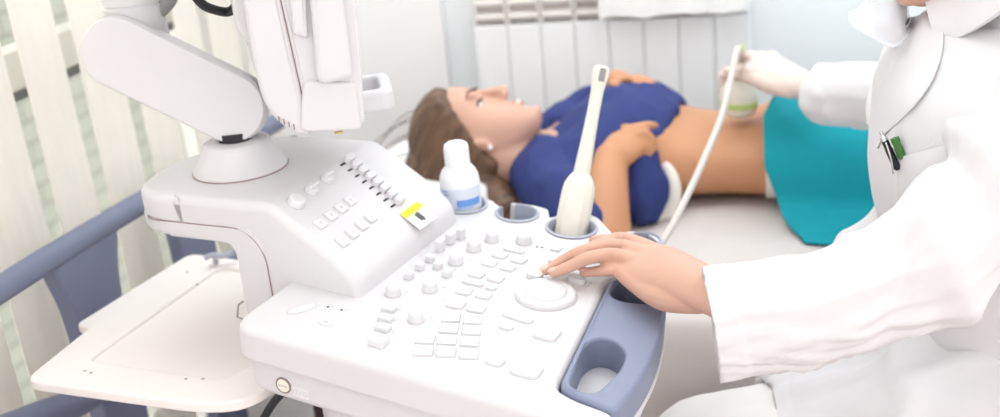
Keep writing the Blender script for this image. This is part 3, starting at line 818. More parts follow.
# wand-shaped probe parked in its holder
w0 = D(.0315, .194, -.044); w1 = at(602, 66, d=-(ROT.transposed() @ (w0 - CAM)).z + .012)
wz = (w1 - w0).normalized(); wl = (w1 - w0).length; wx = V((1, 0, 0)); wx = (wx - wz * wx.dot(wz)).normalized(); wy = wz.cross(wx)
wd = thing('wand_probe', 'long ivory wand shaped ultrasound probe standing upright in the console holder', 'ultrasound probe', w0)
k_ = wl
g = G(); g.lathe([(.013, 0), (.0180, .002), (.0205, .02), (.0222, .05), (.0218, .085), (.0205, .097), (.0165, .106), (.0125, .112)], w0, Z=wz, X=wx, seg=12, ex=.82); g.build('handle', M['ivory'], wd, ang=22, bevel=.001)
g = G(); prof = [(.0105, .104), (.0112, .112), (.0106, .125), (.0090, .16), (.0082, .195), (.0084, k_ - .034), (.0096, k_ - .024), (.0112, k_ - .012), (.0108, k_ - .005), (.0082, k_ - .0005), (.0005, k_ + .001)]
g.lathe(prof, w0, Z=wz, X=wx, seg=36, ex=.9); g.build('shaft', M['ivory'], wd, ang=60)
cx = (CAM - w1); cx = (cx - wz * cx.dot(wz)).normalized(); sx = wz.cross(cx)
g = G(); fr = lambda a, b, h: w0 + wz * (k_ - .0128 + b) + (cx * .96 + sx * .25).normalized() * (.0086 + h) + (sx * .96 - cx * .25).normalized() * a
g.rprism(fr, rrect(0, 0, .0082, .0175, .0018), 0, .0022, .0008); g.build('lens', M['grey'], wd, ang=40)

# ------------------------------------------------------------------ couch, sheet, pillow
BZ, BY0, BY1, BX0, BX1 = .70, 1.425, 2.20, -.80, 1.30
bed = thing('examination_couch', 'padded examination couch with dark wooden base along the radiator wall', 'couch', ((BX0 + BX1) / 2, 1.8, 0))
g = G(); g.box(((BX0 + BX1) / 2, (BY0 + BY1) / 2 + .005, .632), (BX1 - BX0 - .01, BY1 - BY0 - .02, .11)); g.build('mattress', M['mattress'], bed, bevel=.03)
g = G(); g.box(((BX0 + BX1) / 2, 1.82, .54), (BX1 - BX0 - .06, .66, .09)); g.build('base_frame', M['bedframe'], bed, bevel=.005)
for x in (BX0 + .12, .5, BX1 - .12):
    for y in (1.53, 2.11):
        g = G(); g.box((x, y, .25), (.07, .07, .5)); g.build('leg', M['bedframe'], bed, bevel=.004)
# bed sheet with its front drop
prof = [V((0, 2.19, .694)), V((0, 2.0, .699)), V((0, 1.8, .699)), V((0, 1.6, .699)), V((0, 1.47, .698)), V((0, 1.43, .692)), V((0, 1.408, .672)), V((0, 1.40, .60)), V((0, 1.395, .45)), V((0, 1.385, .25)), V((0, 1.38, .12))]
Q = crom(prof, 16); nx = 190
top = []
for i in range(nx + 1):
    r = []
    for j, q in enumerate(Q):
        x = -.245 + 1.50 * i / nx
        y, z = q.y, q.z
        hang = min(1, max(0, (.70 - z) / .12))
        w = .004 * fbm((x * 3 + y * 2.2, y * 7, 2.1)) + .0035 * ridge((x * 2.4 - y * 3.1, y * 2.2 + x, 7.7))
        if hang < .05: z += w * (1 if y < 2.15 else 0) + .002
        f = x * 17 + 2.0 * noise.noise(V((x * 3, z * 2.5, 1))) + (z - .7) * 4
        y -= hang * (1 - .6 * min(1, max(0, x / .15))) * (.024 * math.sin(f) + .014 * math.sin(f * .43 + 2) + .014 * fbm((x * 6, z * 5, 3))) + hang * .012
        r.append(V((x, y, z)))
    top.append(r)
g = G(); sheetgrid(g, top, -.0025)
tag(g.build('bed_sheet', M['sheet'], ang=80), 'white creased sheet covering the couch and hanging over its front edge', 'sheet')
# pillow
g = G(); rs = []
pc = V((-.565, 1.83, .754))
nu, nv = 40, 28
tp = []
for sgn in (1, -1):
    L = []
    for i in range(nu + 1):
        for j in range(nv + 1):
            a = -1 + 2 * i / nu; b = -1 + 2 * j / nv
            e = max(0, (1 - abs(a) ** 2.6)) * max(0, (1 - abs(b) ** 2.6))
            h = sgn * (.048 * e ** .42)
            dent = .040 * math.exp(-(((a - .45) * .15) ** 2 + ((b) * .19) ** 2) / .008) if sgn > 0 else 0
            L.append(pc + V((a * .135 * (1 - .05 * b * b), b * .205 * (1 - .04 * a * a), h - dent * e + .003 * fbm((a * 2, b * 2.5, sgn)) * e)))
    b0 = len(g.v); g.v += L
    for i in range(nu):
        for j in range(nv):
            q = [b0 + i * (nv + 1) + j, b0 + (i + 1) * (nv + 1) + j, b0 + (i + 1) * (nv + 1) + j + 1, b0 + i * (nv + 1) + j + 1]
            g.f.append(q if sgn > 0 else q[::-1]); g.mi.append(0)
tag(g.build('pillow', M['towel'], ang=180), "white pillow under the lying patient's head", 'pillow')


# ------------------------------------------------------------------ people
def frameP(o, X, Y, Z): return lambda x, y, z: o + X * x + Y * y + Z * z


def head_shape(g, fr, s=1.0, nose=True):
    """closed head in frame fr(right, front, up), eye level at 0"""
    T = [(-.118, .070, .045, .016), (-.112, .080, .020, .027), (-.100, .086, -.005, .040), (-.085, .084, -.025, .049), (-.065, .083, -.045, .057), (-.040, .082, -.065, .064),
         (-.018, .080, -.080, .069), (.006, .0745, -.090, .071), (.028, .083, -.095, .073), (.05, .085, -.098, .0745), (.075, .078, -.092, .070), (.095, .060, -.074, .057), (.108, .036, -.05, .038), (.115, .008, -.02, .015)]
    rs = []
    for z, f, b, w in T:
        cy = (f + b) / 2; ry = (f - b) / 2; ring = []
        for j in range(36):
            a = 2 * PI * j / 36; c, si = math.cos(a), math.sin(a)
            p = 2.35
            x = w * math.copysign(abs(c) ** (2 / p), c); y = ry * math.copysign(abs(si) ** (2 / p), si)
            ring.append(fr(x * s, (cy + y) * s, z * s))
        rs.append(ring)
    g.rings(rs)
    def F_(x, y, z): return fr(x * s, y * s, z * s)
    def E(c, r): o = F_(*c); g.ell(o, (F_(c[0] + r[0], c[1], c[2]) - o, F_(c[0], c[1] + r[1], c[2]) - o, F_(c[0], c[1], c[2] + r[2]) - o), 16, 10)
    # nose: bridge, tip, wings
    sweep(g, [F_(0, .080, .022), F_(0, .092, -.006), F_(0, .104, -.027)], [.0075 * s, .0085 * s, .0095 * s], 12, 4)
    E((0, .093, -.032), (.010, .013, .0085)); E((0, .1045, -.0285), (.0095, .0085, .0085)); E((.0095, .094, -.034), (.007, .010, .0065)); E((-.0095, .094, -.034), (.007, .010, .0065))
    # lips, chin, cheeks, brow
    E((0, .084, -.0575), (.021, .0075, .0052)); E((0, .083, -.068), (.019, .0075, .006)); E((0, .083, -.064), (.012, .004, .008))
    E((0, .078, -.100), (.022, .014, .015))
    for sx in (-1, 1):
        E((sx * .030, .077, .026), (.022, .009, .007))
        # ear
        o = F_(sx * .0735, -.012, -.012); X = (F_(sx * .0735 + .006, -.012, -.012) - o); Y = (F_(sx * .0735 + sx * .006, .004, -.016) - o); Z = (F_(sx * .0735, -.022, .018) - o)
        g.ell(o, (X, Y, Z), 14, 10)
        E((sx * .073, -.006, -.040), (.0055, .008, .009))
    return g


def hand_shape(g, o, X, Y, Z, s, curls, spread=.12, thumb=(.55, .75, -.25), tcurl=.4):
    """open hand: wrist at o, X to the fingers, Y to the thumb side, Z out of the back of the hand"""
    f = frameP(o, X, Y, Z)
    sweep(g, [f(-.01 * s, 0, 0), f(.03 * s, .002 * s, 0), f(.065 * s, 0, .002 * s), f(.088 * s, -.002 * s, 0)], [(.026 * s, .019 * s), (.034 * s, .017 * s), (.040 * s, .0145 * s), (.038 * s, .011 * s)], 18, 4, up=Z)
    for k in range(4):
        y = (.029, .0095, -.010, -.028)[k] * s; L = (.072, .080, .074, .058)[k] * s; c = curls[k]
        p = f((.086, .090, .087, .078)[k] * s, y, .001 * s); a = 0; pts = [f(.055 * s, y * .9, .001 * s), p]
        sp = (1.5, .5, -.5, -1.5)[k] * spread
        for q, fr_ in enumerate((.45, .30, .25)):
            a += c * (.8, 1.1, .8)[q]
            d = (X * math.cos(sp) + Y * math.sin(sp)) * math.cos(a) - Z * math.sin(a)
            p = p + d * (L * fr_); pts.append(p)
        sweep(g, pts, [.009 * s, .0098 * s, .0088 * s, .0080 * s, .0066 * s], 12, 4)
    t = V(thumb).normalized(); b = f(.018 * s, .026 * s, -.006 * s); d = X * t.x + Y * t.y + Z * t.z
    d2 = (d * math.cos(tcurl) + X * math.sin(tcurl)).normalized(); d3 = (d2 * math.cos(tcurl) + X * math.sin(tcurl)).normalized()
    sweep(g, [f(.005 * s, .012 * s, -.002 * s), b, b + d * .034 * s, b + d * .034 * s + d2 * .030 * s, b + d * .034 * s + d2 * .030 * s + d3 * .022 * s], [.013 * s, .0135 * s, .0108 * s, .0098 * s, .0078 * s], 12, 4)
    return g


def displace(g, fn):
    me = bpy.data.meshes.new('t'); me.from_pydata(g.v, [], g.f)
    bm = bmesh.new(); bm.from_mesh(me); bmesh.ops.recalc_face_normals(bm, faces=bm.faces[:]); bm.normal_update()
    bm.verts.ensure_lookup_table()
    nn = [v.normal.copy() for v in bm.verts]; bm.free(); bpy.data.meshes.remove(me)
    g.v = [v + n * fn(v, n) for v, n in zip(g.v, nn)]
    return g


def yz_loft(g, tab, seg=40, p=2.3):
    """tab: x, yc, zc, ry, rz"""
    xs = [r[0] for r in tab]; n = 40; rs = []
    Q = crom([V((r[0], r[1], r[2])) for r in tab], 6); W = crom([V((r[3], r[4], 0)) for r in tab], 6)
    for q, w in zip(Q, W):
        rs.append([V((q.x, q.y + w.x * math.copysign(abs(math.cos(a)) ** (2 / p), math.cos(a)), q.z + w.y * math.copysign(abs(math.sin(a)) ** (2 / p), math.sin(a)))) for a in [2 * PI * j / seg for j in range(seg)]])
    g.rings(rs); return g


# ---- the patient lying on the couch, face up, head to the left
HR = V((0, -1, 0)); HF = V((.33, 0, .944)).normalized(); HU = V((-.944, 0, .33)).normalized()
rotH = Matrix.Rotation(R(13), 3, HU); HR = rotH @ HR; HF = rotH @ HF
HC = V((-.471, 1.836, .838))
hf = frameP(HC, HR, HF, HU); HS = .90
pat = thing('person', 'lying dark-haired patient in a blue top with bare midriff on the couch', 'person', (-.1, 1.92, .70))
g = G(); head_shape(g, hf, HS)
sweep(g, [hf(0, -.02, -.03), hf(0, -.02, -.09), V((-.355, 1.868, .785)), V((-.28, 1.90, .772))], [(.052, .056), (.048, .051), (.052, .048), (.08, .045)], 24, 5)
TOR = [(-.375, 1.89, .766, .10, .040), (-.34, 1.90, .764, .165, .052), (-.29, 1.915, .774, .185, .068), (-.23, 1.925, .788, .178, .086), (-.17, 1.93, .784, .160, .084), (-.11, 1.93, .772, .143, .068),
       (-.03, 1.93, .766, .132, .061), (.05, 1.93, .772, .150, .069), (.13, 1.93, .784, .172, .083), (.22, 1.93, .784, .172, .082), (.30, 1.93, .775, .16, .07)]
yz_loft(g, TOR)
SH = V((-.335, 1.768, .772)); EL = at(606, 240, y=1.62); WR = at(611, 158, y=1.735)
sweep(g, [V((-.33, 1.83, .772)), SH, (SH + EL) / 2 + V((.0, -.012, .0)), EL], [.055, .050, .045, .041], 20, 5)
sweep(g, [EL, EL * .55 + WR * .45 + V((-.004, -.004, 0)), WR], [.042, .039, (.029, .025)], 20, 5)
PM = [at(627, 132, y=1.765), at(628, 140, y=1.755), at(626, 148, y=1.748), at(621, 155, y=1.742)]
PF = [[at(640, 127, y=1.775), at(648, 125.5, y=1.785), at(655, 125.5, y=1.795)], [at(643, 133, y=1.765), at(652, 140, y=1.766), at(654, 149, y=1.768)],
      [at(641, 143, y=1.757), at(648, 150, y=1.757), at(647, 159, y=1.760)], [at(634, 151, y=1.750), at(640, 157, y=1.750), at(638, 164, y=1.754)]]
pmid = (PM[1] + PM[2]) / 2
sweep(g, [WR, WR * .4 + pmid * .6, pmid + (pmid - WR) * .1], [(.026, .022), (.034, .020), (.032, .015)], 18, 5, up=(0, -.6, .8))
for k in range(4): sweep(g, [WR * .4 + PM[k] * .6, PM[k]] + PF[k], [.0095, .0102, .0090, .0082, .0068], 14, 5)
sweep(g, [WR + V((.0, .01, .012)), at(615, 138, y=1.79), at(624, 129, y=1.80), at(632, 127, y=1.81)], [.013, .0125, .0098, .0078], 14, 5)
SF = V((-.335, 2.06, .78)); EF = V((-.26, 2.14, .80)); WF = at(620, 84, y=2.05)
sweep(g, [V((-.33, 2.0, .775)), SF, EF], [.055, .05, .04], 20, 6); sweep(g, [EF, EF * .5 + WF * .5 + V((0, 0, .012)), WF], [.040, .037, (.027, .022)], 20, 5)
hx = (at(655, 80, y=1.975) - WF).normalized(); hz = V((.3, .1, .9)); hz = (hz - hx * hz.dot(hx)).normalized(); hy = hz.cross(hx)
hand_shape(g, WF, hx, -hy, hz, .86, (.75, .75, .8, .8), .05, (.7, .6, -.15), .3)
for sy in (-1, 1):
    y = 1.93 + sy * .085
    sweep(g, [(.24, y, .79), (.45, y + sy * .005, .786), (.66, y + sy * .005, .766), (.85, y + sy * .005, .762), (1.06, y + sy * .005, .750)], [.085, .076, .055, .053, .038], 22, 6)
    sweep(g, [(1.04, y + sy * .01, .742), (1.09, y + sy * .012, .765), (1.11, y + sy * .02, .85), (1.105, y + sy * .025, .905)], [.038, .036, (.040, .026), (.036, .014)], 16, 5)
body = union(g, .0042, 5)
pb = body.build('patient_body', M['skin'], pat, ang=180)
pb.data.materials.append(M['skintan'])
for pl in pb.data.polygons:
    c = pl.center + pat.location
    if c.x > -.30 and not (c.x < -.26 and c.z > .86): pl.material_index = 1
# face details
def small(name, m, par, c, r, tilt=0):
    g = G(); o = hf(*[v * HS for v in c]); X = HR * r[0]; Y = HF * r[1]; Z = HU * r[2]
    if tilt: X, Z = X * math.cos(tilt) + HU * (r[0] * math.sin(tilt)), Z * math.cos(tilt) - HR * (r[2] * math.sin(tilt))
    g.ell(o, (X, Y, Z), 18, 12); return g.build(name, m, par, ang=180)
for sx in (-1, 1):
    e = small('eye', M['eye'], pat, (sx * .031, .0605, .004), (.0115, .0100, .0042))
    small('iris', M['iris'], e, (sx * .031, .0690, .004), (.0058, .0022, .0037))
    g = G(); pts = [hf(*[v * HS for v in (sx * (.0165 + .030 * t), .0735 - .0105 * t * t, .006 + .0045 * math.sin(PI * t * .9))]) for t in [k / 8 for k in range(9)]]
    g.tube(pts, lambda t: .0024 * (1 - .4 * t) + .0003, 8); g.build('eyelash', M['iris'], e)
    g = G(); pts = [hf(*[v * HS for v in (sx * (.014 + .036 * t),     .0868 - .020 * t * t, .0265 + .008 * math.sin(PI * (t * .75 + .05)))]) for t in [k / 8 for k in range(9)]]
    g.tube(pts, lambda t: .0022 * (1 - .7 * t) + .0005, 8); g.build('eyebrow', M['brow'], pat)
g = G()
for z, y, r, w in ((-.0572, .0888, .0028, .0205), (-.0690, .0880, .0034, .019)):
    pts = [hf(*[v * HS for v in (w * t, y - .011 * t * t, z + .0045 * t * t)]) for t in [k / 6 - 1 for k in range(13)]]
    g.tube(pts, lambda t, r=r: r * (1 - .8 * abs(2 * t - 1) ** 2) + .0004, 10)
lp_ = g.build('lips', M['lips'], pat)
g = G(); pts = [hf(*[v * HS for v in (.017 * t, .0893 - .010 * t * t, -.0625 + .0035 * t * t)]) for t in [k / 6 - 1 for k in range(13)]]
g.tube(pts, lambda t: .0032 * (1 - .7 * abs(2 * t - 1) ** 2) + .0003, 10); g.build('teeth', M['teeth'], lp_)
small('earring', M['pearl'], pat, (.0785, -.004, -.043), (.0042, .0042, .0042))
# hair: swept-back mass and the strands lying on the pillow
g = G()
def HE(c, r): o = hf(*c); g.ell(o, (HR * r[0], HF * r[1], HU * r[2]), 24, 16)
CAP = [(-.060, .0, -.088, .066, -.030), (-.040, .0, -.096, .071, -.020), (-.018, .0, -.104, .0765, -.004), (.006, .0, -.110, .080, .014), (.028, .0, -.113, .0825, .030), (.05, .0, -.114, .084, .046),
       (.075, .0, -.108, .080, .062), (.095, .0, -.090, .068, .060), (.110, .0, -.066, .050, .046), (.121, .0, -.035, .026, .016)]
rs = []
for z, _f, b, w, yh in CAP:
    f = lerpt([(-.06, .08), (.0, .085), (.05, .095), (.075, .088), (.095, .070), (.110, .046), (.121, .016)], z)[0]
    cy = (f + b) / 2; ry = (f - b) / 2; ring = []
    for j in range(40):
        a = 2 * PI * j / 40; c, si = math.cos(a), math.sin(a); p = 2.35
        x = w * math.copysign(abs(c) ** (2 / p), c); y = cy + ry * math.copysign(abs(si) ** (2 / p), si)
        ring.append(hf(x * .97, min(y, yh + .006 * math.sin(x * 60)) * .97, z * .97))
    rs.append(ring)
g.rings(rs)
HE((0, -.075, .03), (.074, .068, .080)); HE((0, -.09, -.01), (.062, .05, .07))
hair_under = [[(-.50, 1.80, .775), (-.44, 1.775, .745), (-.37, 1.735, .730), (-.315, 1.70, .726)], [(-.52, 1.82, .775), (-.45, 1.80, .75), (-.38, 1.765, .726), (-.33, 1.735, .720)], [(-.5, 1.84, .77), (-.42, 1.82, .75), (-.35, 1.78, .73), (-.30, 1.725, .714)],
              [(-.53, 1.80, .79), (-.57, 1.775, .775), (-.60, 1.75, .775), (-.63, 1.72, .77)],
              [(-.45, 1.79, .755), (-.40, 1.73, .726), at(503, 213, z=.718), at(505, 226, z=.712)], [(-.45, 1.77, .75), (-.40, 1.73, .726), at(492, 205, z=.72), at(486, 218, z=.712)]]
for P in hair_under: sweep(g, P, [.034, .030, .022, .008], 14, 6, up=(0, 0, 1))
hr = union(g, .004, 4)
displace(hr, lambda v, n: .0016 * ridge(((v.x * .5 + v.z * .86) * 5, v.y * 60, (v.z * .5 - v.x * .86) * 60)) + .001 * fbm(((v.x * .5 + v.z * .86) * 9, v.y * 130, (v.z * .5 - v.x * .86) * 130), 2))
hair = hr.build('hair', M['hair'], pat, ang=180)
for k in range(7):
    t = k / 7; a0 = hf((.3 - .6 * t) * .1, .03 - .15 * random.random(), .10 + .02 * random.random()); o_ = V((-.05 - .03 * random.random(), -.03 + .05 * random.random(), -.03 - .03 * random.random()))
    if k == 0: g = G()
    g.tube([a0, a0 + o_ * .6 + V((0, 0, .01)), a0 + o_ * 1.2, a0 + o_ * 1.6 + V((0, 0, -.02))], lambda q: .0009 * (1 - q) + .0003, 6, n=5)
g.build('loose_strands', M['hair'], hair)
# blue top
g = G()
yz_loft(g, [(-.352, 1.885, .760, .13, .046), (-.335, 1.90, .766, .172, .058), (-.29, 1.915, .778, .194, .076), (-.23, 1.925, .792, .188, .0925), (-.17, 1.93, .790, .172, .093), (-.130, 1.93, .780, .158, .080), (-.114, 1.93, .775, .150, .074)])
sweep(g, [V((-.34, 1.82, .772)), SH, SH * .45 + EL * .55 + V((0, -.010, .004)), SH * .15 + EL * .85 + V((0, -.006, .0))], [.064, .061, .056, .052], 22, 6)
sweep(g, [V((-.34, 2.02, .775)), SF, SF * .5 + EF * .5], [.062, .058, .054], 22, 6)
g.v = [v - V((.036 * min(1, max(0, (1.93 - v.y) / .13)) * min(1, max(0, (v.x + .27) / .14)), 0, 0)) for v in g.v]
for k in range(7):
    x = -.262 + k * .0165
    sweep(g, [(x, 1.80, .84 - .002 * k), (x + .004 + .003 * (k % 2), 1.762 - .006 * (k % 2), .80), (x + .012, 1.745 - .012 * (k % 3), .755), (x + .006, 1.735 - .010 * (k % 2), .724)], [.012 + .004 * (k % 2), .0145 + .006 * (k % 2), .0145 + .006 * ((k + 1) % 2), .013], 12, 6)
st_ = union(g, .0042, 3)
displace(st_, lambda v, n: .0075 * ridge((v.x * 11 + v.y * 7, v.y * 12 - v.x * 6, v.z * 10)) * (1 if v.x > -.36 else .3) + .0025 * fbm((v.x * 22, v.y * 18, v.z * 22), 2))
st_.build('blue_top', M['shirt'], pat, ang=180)
# white vest edge and briefs
g = G()
sweep(g, [at(660, 160, y=1.80), at(671, 176, y=1.776), at(674, 194, y=1.765), at(669, 214, y=1.757)], [.010, .0125, .0135, .011], 14, 6)
sweep(g, [at(655, 175, y=1.79), at(663, 198, y=1.765), at(659, 217, y=1.752)], [.010, .012, .011], 14, 6)
v_ = union(g, .004, 3); v_.build('white_vest', M['brief'], pat, ang=180)
g = G(); yz_loft(g, [(.033, 1.93, .764, .150, .066), (.06, 1.93, .772, .158, .075), (.13, 1.93, .780, .178, .086)]); g.build('briefs', M['brief'], pat, ang=60)

# teal drape over hips and legs
g = G(); nu, nv = 110, 90; top = []
for i in range(nu + 1):
    u = i / nu; r = []
    for j in range(nv + 1):
        t = -1 + 2 * j / nv                                     # far side -1 .. near side 1
        s = abs(t)
        x0 = lerpt([(-1, .07), (-.25, .056), (.05, .052), (.28, .030), (.60, .030), (.78, .055), (1, .088)], t)[0]
        x = x0 + (.98 - x0) * u
        hh, wd_ = lerpt([(0, .872, .215), (.12, .888, .24), (.3, .892, .255), (.6, .872, .255), (.8, .845, .25), (1.0, .83, .24)], x)
        # arch over the body, then a skirt towards the couch
        a = t * 1.0
        if s < .72:
            q = s / .72 * PI / 2; y = math.sin(q) ** .9 * (wd_ - .045); z = .735 + (hh - .735) * math.cos(q) ** .62
        else:
            k = (s - .72) / .28; y = wd_ - .045 + k * .105 * (1 if t > 0 else .2); z = .735 - .024 * min(1, k * 1.6)
        w = .006 * fbm((x * 5, t * 3.2, 1.3)) + .004 * ridge((x * 3.0 + t * 1.5, t * 2 - x * 2, 4.4))
        r.append(V((x, 1.93 - math.copysign(y, t), z + (w if z > .76 else max(0, w)))))
    top.append(r)
sheetgrid(g, top, -.003)
tag(g.build('drape_cloth', M['teal'], ang=80), "teal surgical drape spread over the patient's hips and legs", 'drape')

# ------------------------------------------------------------------ hand-held probe on the belly with its cable
pb0 = V((-.012, 1.895, .843)); pz = V((.05, -.10, .99)).normalized()
pr = thing('ultrasound_probe', 'cream hand-held ultrasound probe with green clip pressed on the bare belly', 'ultrasound probe', pb0)
g = G(); g.lathe([(.0005, -.004), (.018, -.002), (.028, .004), (.0315, .012), (.0320, .040), (.030, .052), (.022, .064), (.017, .072)], pb0, Z=pz, X=(1, 0, 0), seg=36, ex=.75); bo = g.build('probe_head', M['ivory'], pr, ang=60)
g = G(); g.lathe([(.0322, .018), (.0330, .020), (.0330, .027), (.0322, .029)], pb0, Z=pz, X=(1, 0, 0), seg=36, ex=.75); g.build('green_band', M['green'], bo)
g = G(); g.lathe([(.0165, .070), (.0205, .073), (.0205, .081), (.017, .085), (.014, .10), (.010, .108)], pb0, Z=pz, X=(1, 0, 0), seg=30, ex=.85); g.build('collar', M['ivory'], pr, ang=40)
ct = pb0 + pz * .128
g = G(); g.rprism(lambda a, b, h: pb0 + pz * (.088 + b) + V((1, 0, 0)) * a + V((0, -1, 0)) * (h + .004), rpoly([(-.007, 0), (.006, 0), (.0055, .038), (.001, .044), (-.004, .038)], .003), -.006, .006, .003, rb=.003); g.build('clip', M['green'], pr)
g = G(); g.tube([pb0 + pz * .10, at(739, 52, d=1.84), at(737, 50, d=1.80), at(732, 72, d=1.77), at(722, 115, d=1.70), at(705, 157, d=1.63), at(689, 192, d=1.57), at(672, 226, d=1.51), at(655, 256, d=1.45), V((-.14, 1.34, .74)), V((-.17, 1.32, .62)), B(.0, .12, .45)], .0052, 14, n=10)
g.build('cable', M['cable'], pr)
# ------------------------------------------------------------------ the doctor seated at the right
from mathutils.bvhtree import BVHTree
doc = thing('person', 'seated person in white lab coat working the console and holding a probe', 'person', (.33, 1.22, 0))
def dh(px, py, h): return D(*dk(px, py, h), h)
# left hand on the console, joint by joint
wrist = at(708, 290, d=1.125)
mcp = [dh(626, 240, .036), dh(624, 247, .039), dh(623, 257, .037), dh(629, 270.5, .027)]           # index .. little
fing = [[dh(597, 246, .040), dh(577, 254, .026), dh(562, 261, .014)],
        [dh(586, 250.5, .038), dh(564, 260.5, .022), dh(546, 270.5, .0115)],
        [dh(593, 257, .039), dh(572, 265.5, .026), dh(554, 273, .0145)],
        [dh(609, 270.5, .024), dh(596, 271.5, .0185), dh(584, 272.5, .0135)]]
hxd = ((mcp[1] + mcp[2]) / 2 - wrist); hlen = hxd.length; hX = hxd.normalized()
hY = (mcp[0] - mcp[3]); hY = (hY - hX * hY.dot(hX)).normalized(); hZ = hX.cross(hY)
if hZ.z < 0: hZ = -hZ
g = G()
palmc = lambda t, y, z: wrist + hX * (hlen * t) + hY * y + hZ * z
sweep(g, [palmc(-.25, 0, 0), palmc(0, 0, 0), palmc(.35, .0, .0), palmc(.6, 0, -.002), palmc(.82, 0, -.004)], [(.025, .020), (.0255, .0195), (.0285, .0175), (.032, .0150), (.030, .010)], 24, 6, up=hZ)
sweep(g, [palmc(.05, -.012, -.008), palmc(.35, -.024, -.010), palmc(.66, -.025, -.007), palmc(.88, -.022, -.006)], [.014, .0155, .012, .009], 14, 5)
sweep(g, [palmc(.02, .008, -.010), palmc(.25, .014, -.016), palmc(.5, .020, -.016)], [.012, .014, .011], 14, 5)
for k in range(4):
    root = palmc(.40, (.018, .007, -.007, -.019)[k], .001)
    sweep(g, [root, mcp[k], fing[k][0], fing[k][1], fing[k][2]], [.0080, .0092, .0078, .0070, .0059] if k < 3 else [.0074, .0082, .0069, .0063, .0054], 16, 6)
    g.ell(mcp[k] + hZ * .001, (hX * .011, hY * .0078, hZ * .0092), 12, 8)
th = [palmc(.32, .020, -.016), dh(640, 248, .020), dh(614, 242, .022), dh(595, 241.5, .018)]
sweep(g, [palmc(.1, .012, -.010)] + th, [.014, .014, .0115, .0098, .0078], 16, 6)
fore = at(760, 302, d=1.10); elb = at(935, 258, d=1.065); sho = V((.345, 1.135, 1.05))
sweep(g, [wrist + (fore - wrist) * .0, fore, fore * .5 + elb * .5, elb], [(.026, .0205), (.028, .024), (.032, .030), .032], 24, 6, up=hZ)
sweep(g, [elb, (elb + sho) / 2, sho], [.026, .028, .040], 20, 5)
# torso, neck, head (looking down at the console), legs, right arm
SPI = [(.38, 1.21, .64, .09, .10), (.37, 1.22, .72, .10, .125), (.34, 1.26, .86, .118, .16), (.31, 1.265, .98, .118, .17), (.285, 1.27, 1.06, .095, .165), (.27, 1.27, 1.10, .06, .11)]
Qs = crom([V(r[:3]) for r in SPI], 5); Ws = crom([V((r[3], r[4], 0)) for r in SPI], 5)
g.rings([[V((q.x + w.x * math.cos(a), q.y + w.y * math.sin(a), q.z)) for a in [2 * PI * j / 36 for j in range(36)]] for q, w in zip(Qs, Ws)])
dHU = V((-.26, 0, .966)).normalized(); dHF = V((-.966, 0, -.26)).normalized(); dHR = dHF.cross(dHU)
DH = V((.225, 1.285, 1.275)); dfr = frameP(DH, dHR, dHF, dHU)
head_shape(g, dfr, .98)
sweep(g, [dfr(0, -.02, -.02), dfr(0, -.022, -.08), V((.262, 1.275, 1.13)), V((.285, 1.27, 1.05))], [(.052, .056), (.050, .052), (.056, .056), (.09, .07)], 24, 5)
KN = V((-.045, 1.245, .562)); HP = V((.36, 1.17, .67))
sweep(g, [HP, HP * .5 + KN * .5 + V((0, 0, -.004)), KN], [.066, .066, .056], 22, 6)
sweep(g, [KN, V((-.03, 1.235, .33)), V((.02, 1.23, .10))], [.056, .050, .036], 18, 6)
sweep(g, [V((.02, 1.23, .07)), V((-.06, 1.235, .06)), V((-.15, 1.24, .045))], [(.032, .04), (.038, .04), (.036, .026)], 16, 5, up=(0, 0, 1))
KR = V((.15, 1.295, .55)); HPR = V((.38, 1.27, .665))
sweep(g, [HPR, HPR * .5 + KR * .5, KR], [.062, .058, .046], 22, 6)
sweep(g, [KR, V((.16, 1.295, .33)), V((.19, 1.295, .10))], [.055, .048, .036], 18, 6)
sweep(g, [V((.20, 1.295, .07)), V((.12, 1.295, .06)), V((.04, 1.295, .045))], [(.032, .04), (.038, .04), (.036, .026)], 16, 5, up=(0, 0, 1))
sR = V((.285, 1.43, 1.05)); eR = V((.25, 1.60, .945)); wR = at(806, 86, d=1.70)
sweep(g, [V((.28, 1.36, 1.04)), sR, eR], [.06, .05, .04], 20, 6); sweep(g, [eR, (eR + wR) / 2, wR], [.036, .026, .015], 20, 5)
db = union(g, .0019, 2)
body = db.build('doctor_body', M['skin'], doc, ang=180)
# nails of the left hand
for k in range(4):
    tip, pre = fing[k][2], fing[k][1]; t = (tip - pre).normalized(); b_ = (ND - t * ND.dot(t)).normalized(); s_ = t.cross(b_)
    tl = .006 if k < 3 else .005
    g = G(); g.ell(tip + b_ * .0046 + t * .0005, (t * .0062, s_ * .0048, (b_ * .0020)), 16, 8); g.build('fingernail', M['nail'], doc, ang=180)
for sx in (-1, 1):
    o = dfr(sx * .0305, .0600, .004); g = G(); g.ell(o, (dHR * .0115, dHF * .0105, dHU * .0055), 16, 10); e = g.build('eye', M['eye'], doc, ang=180)
    o = dfr(sx * .0305, .0695, .003); g = G(); g.ell(o, (dHR * .0055, dHF * .0022, dHU * .0045), 14, 8); g.build('iris', M['iris'], e, ang=180)
    g = G(); g.tube([dfr(sx * (.014 + .036 * t), .0850 - .020 * t * t, .0265 + .007 * math.sin(PI * (t * .75 + .05))) for t in [k / 8 for k in range(9)]], .0016, 8); g.build('eyebrow', M['brow'], doc)
g = G()
for z, y, r in ((-.0565, .0875, .0028), (-.0655, .0868, .0033)):
    g.tube([dfr(.020 * t, y - .011 * t * t, z + .002 * t * t) for t in [k / 6 - 1 for k in range(13)]], lambda t, r=r: r * (1 - .8 * abs(2 * t - 1) ** 2) + .0004, 10)
g.build('lips', M['lips'], doc)
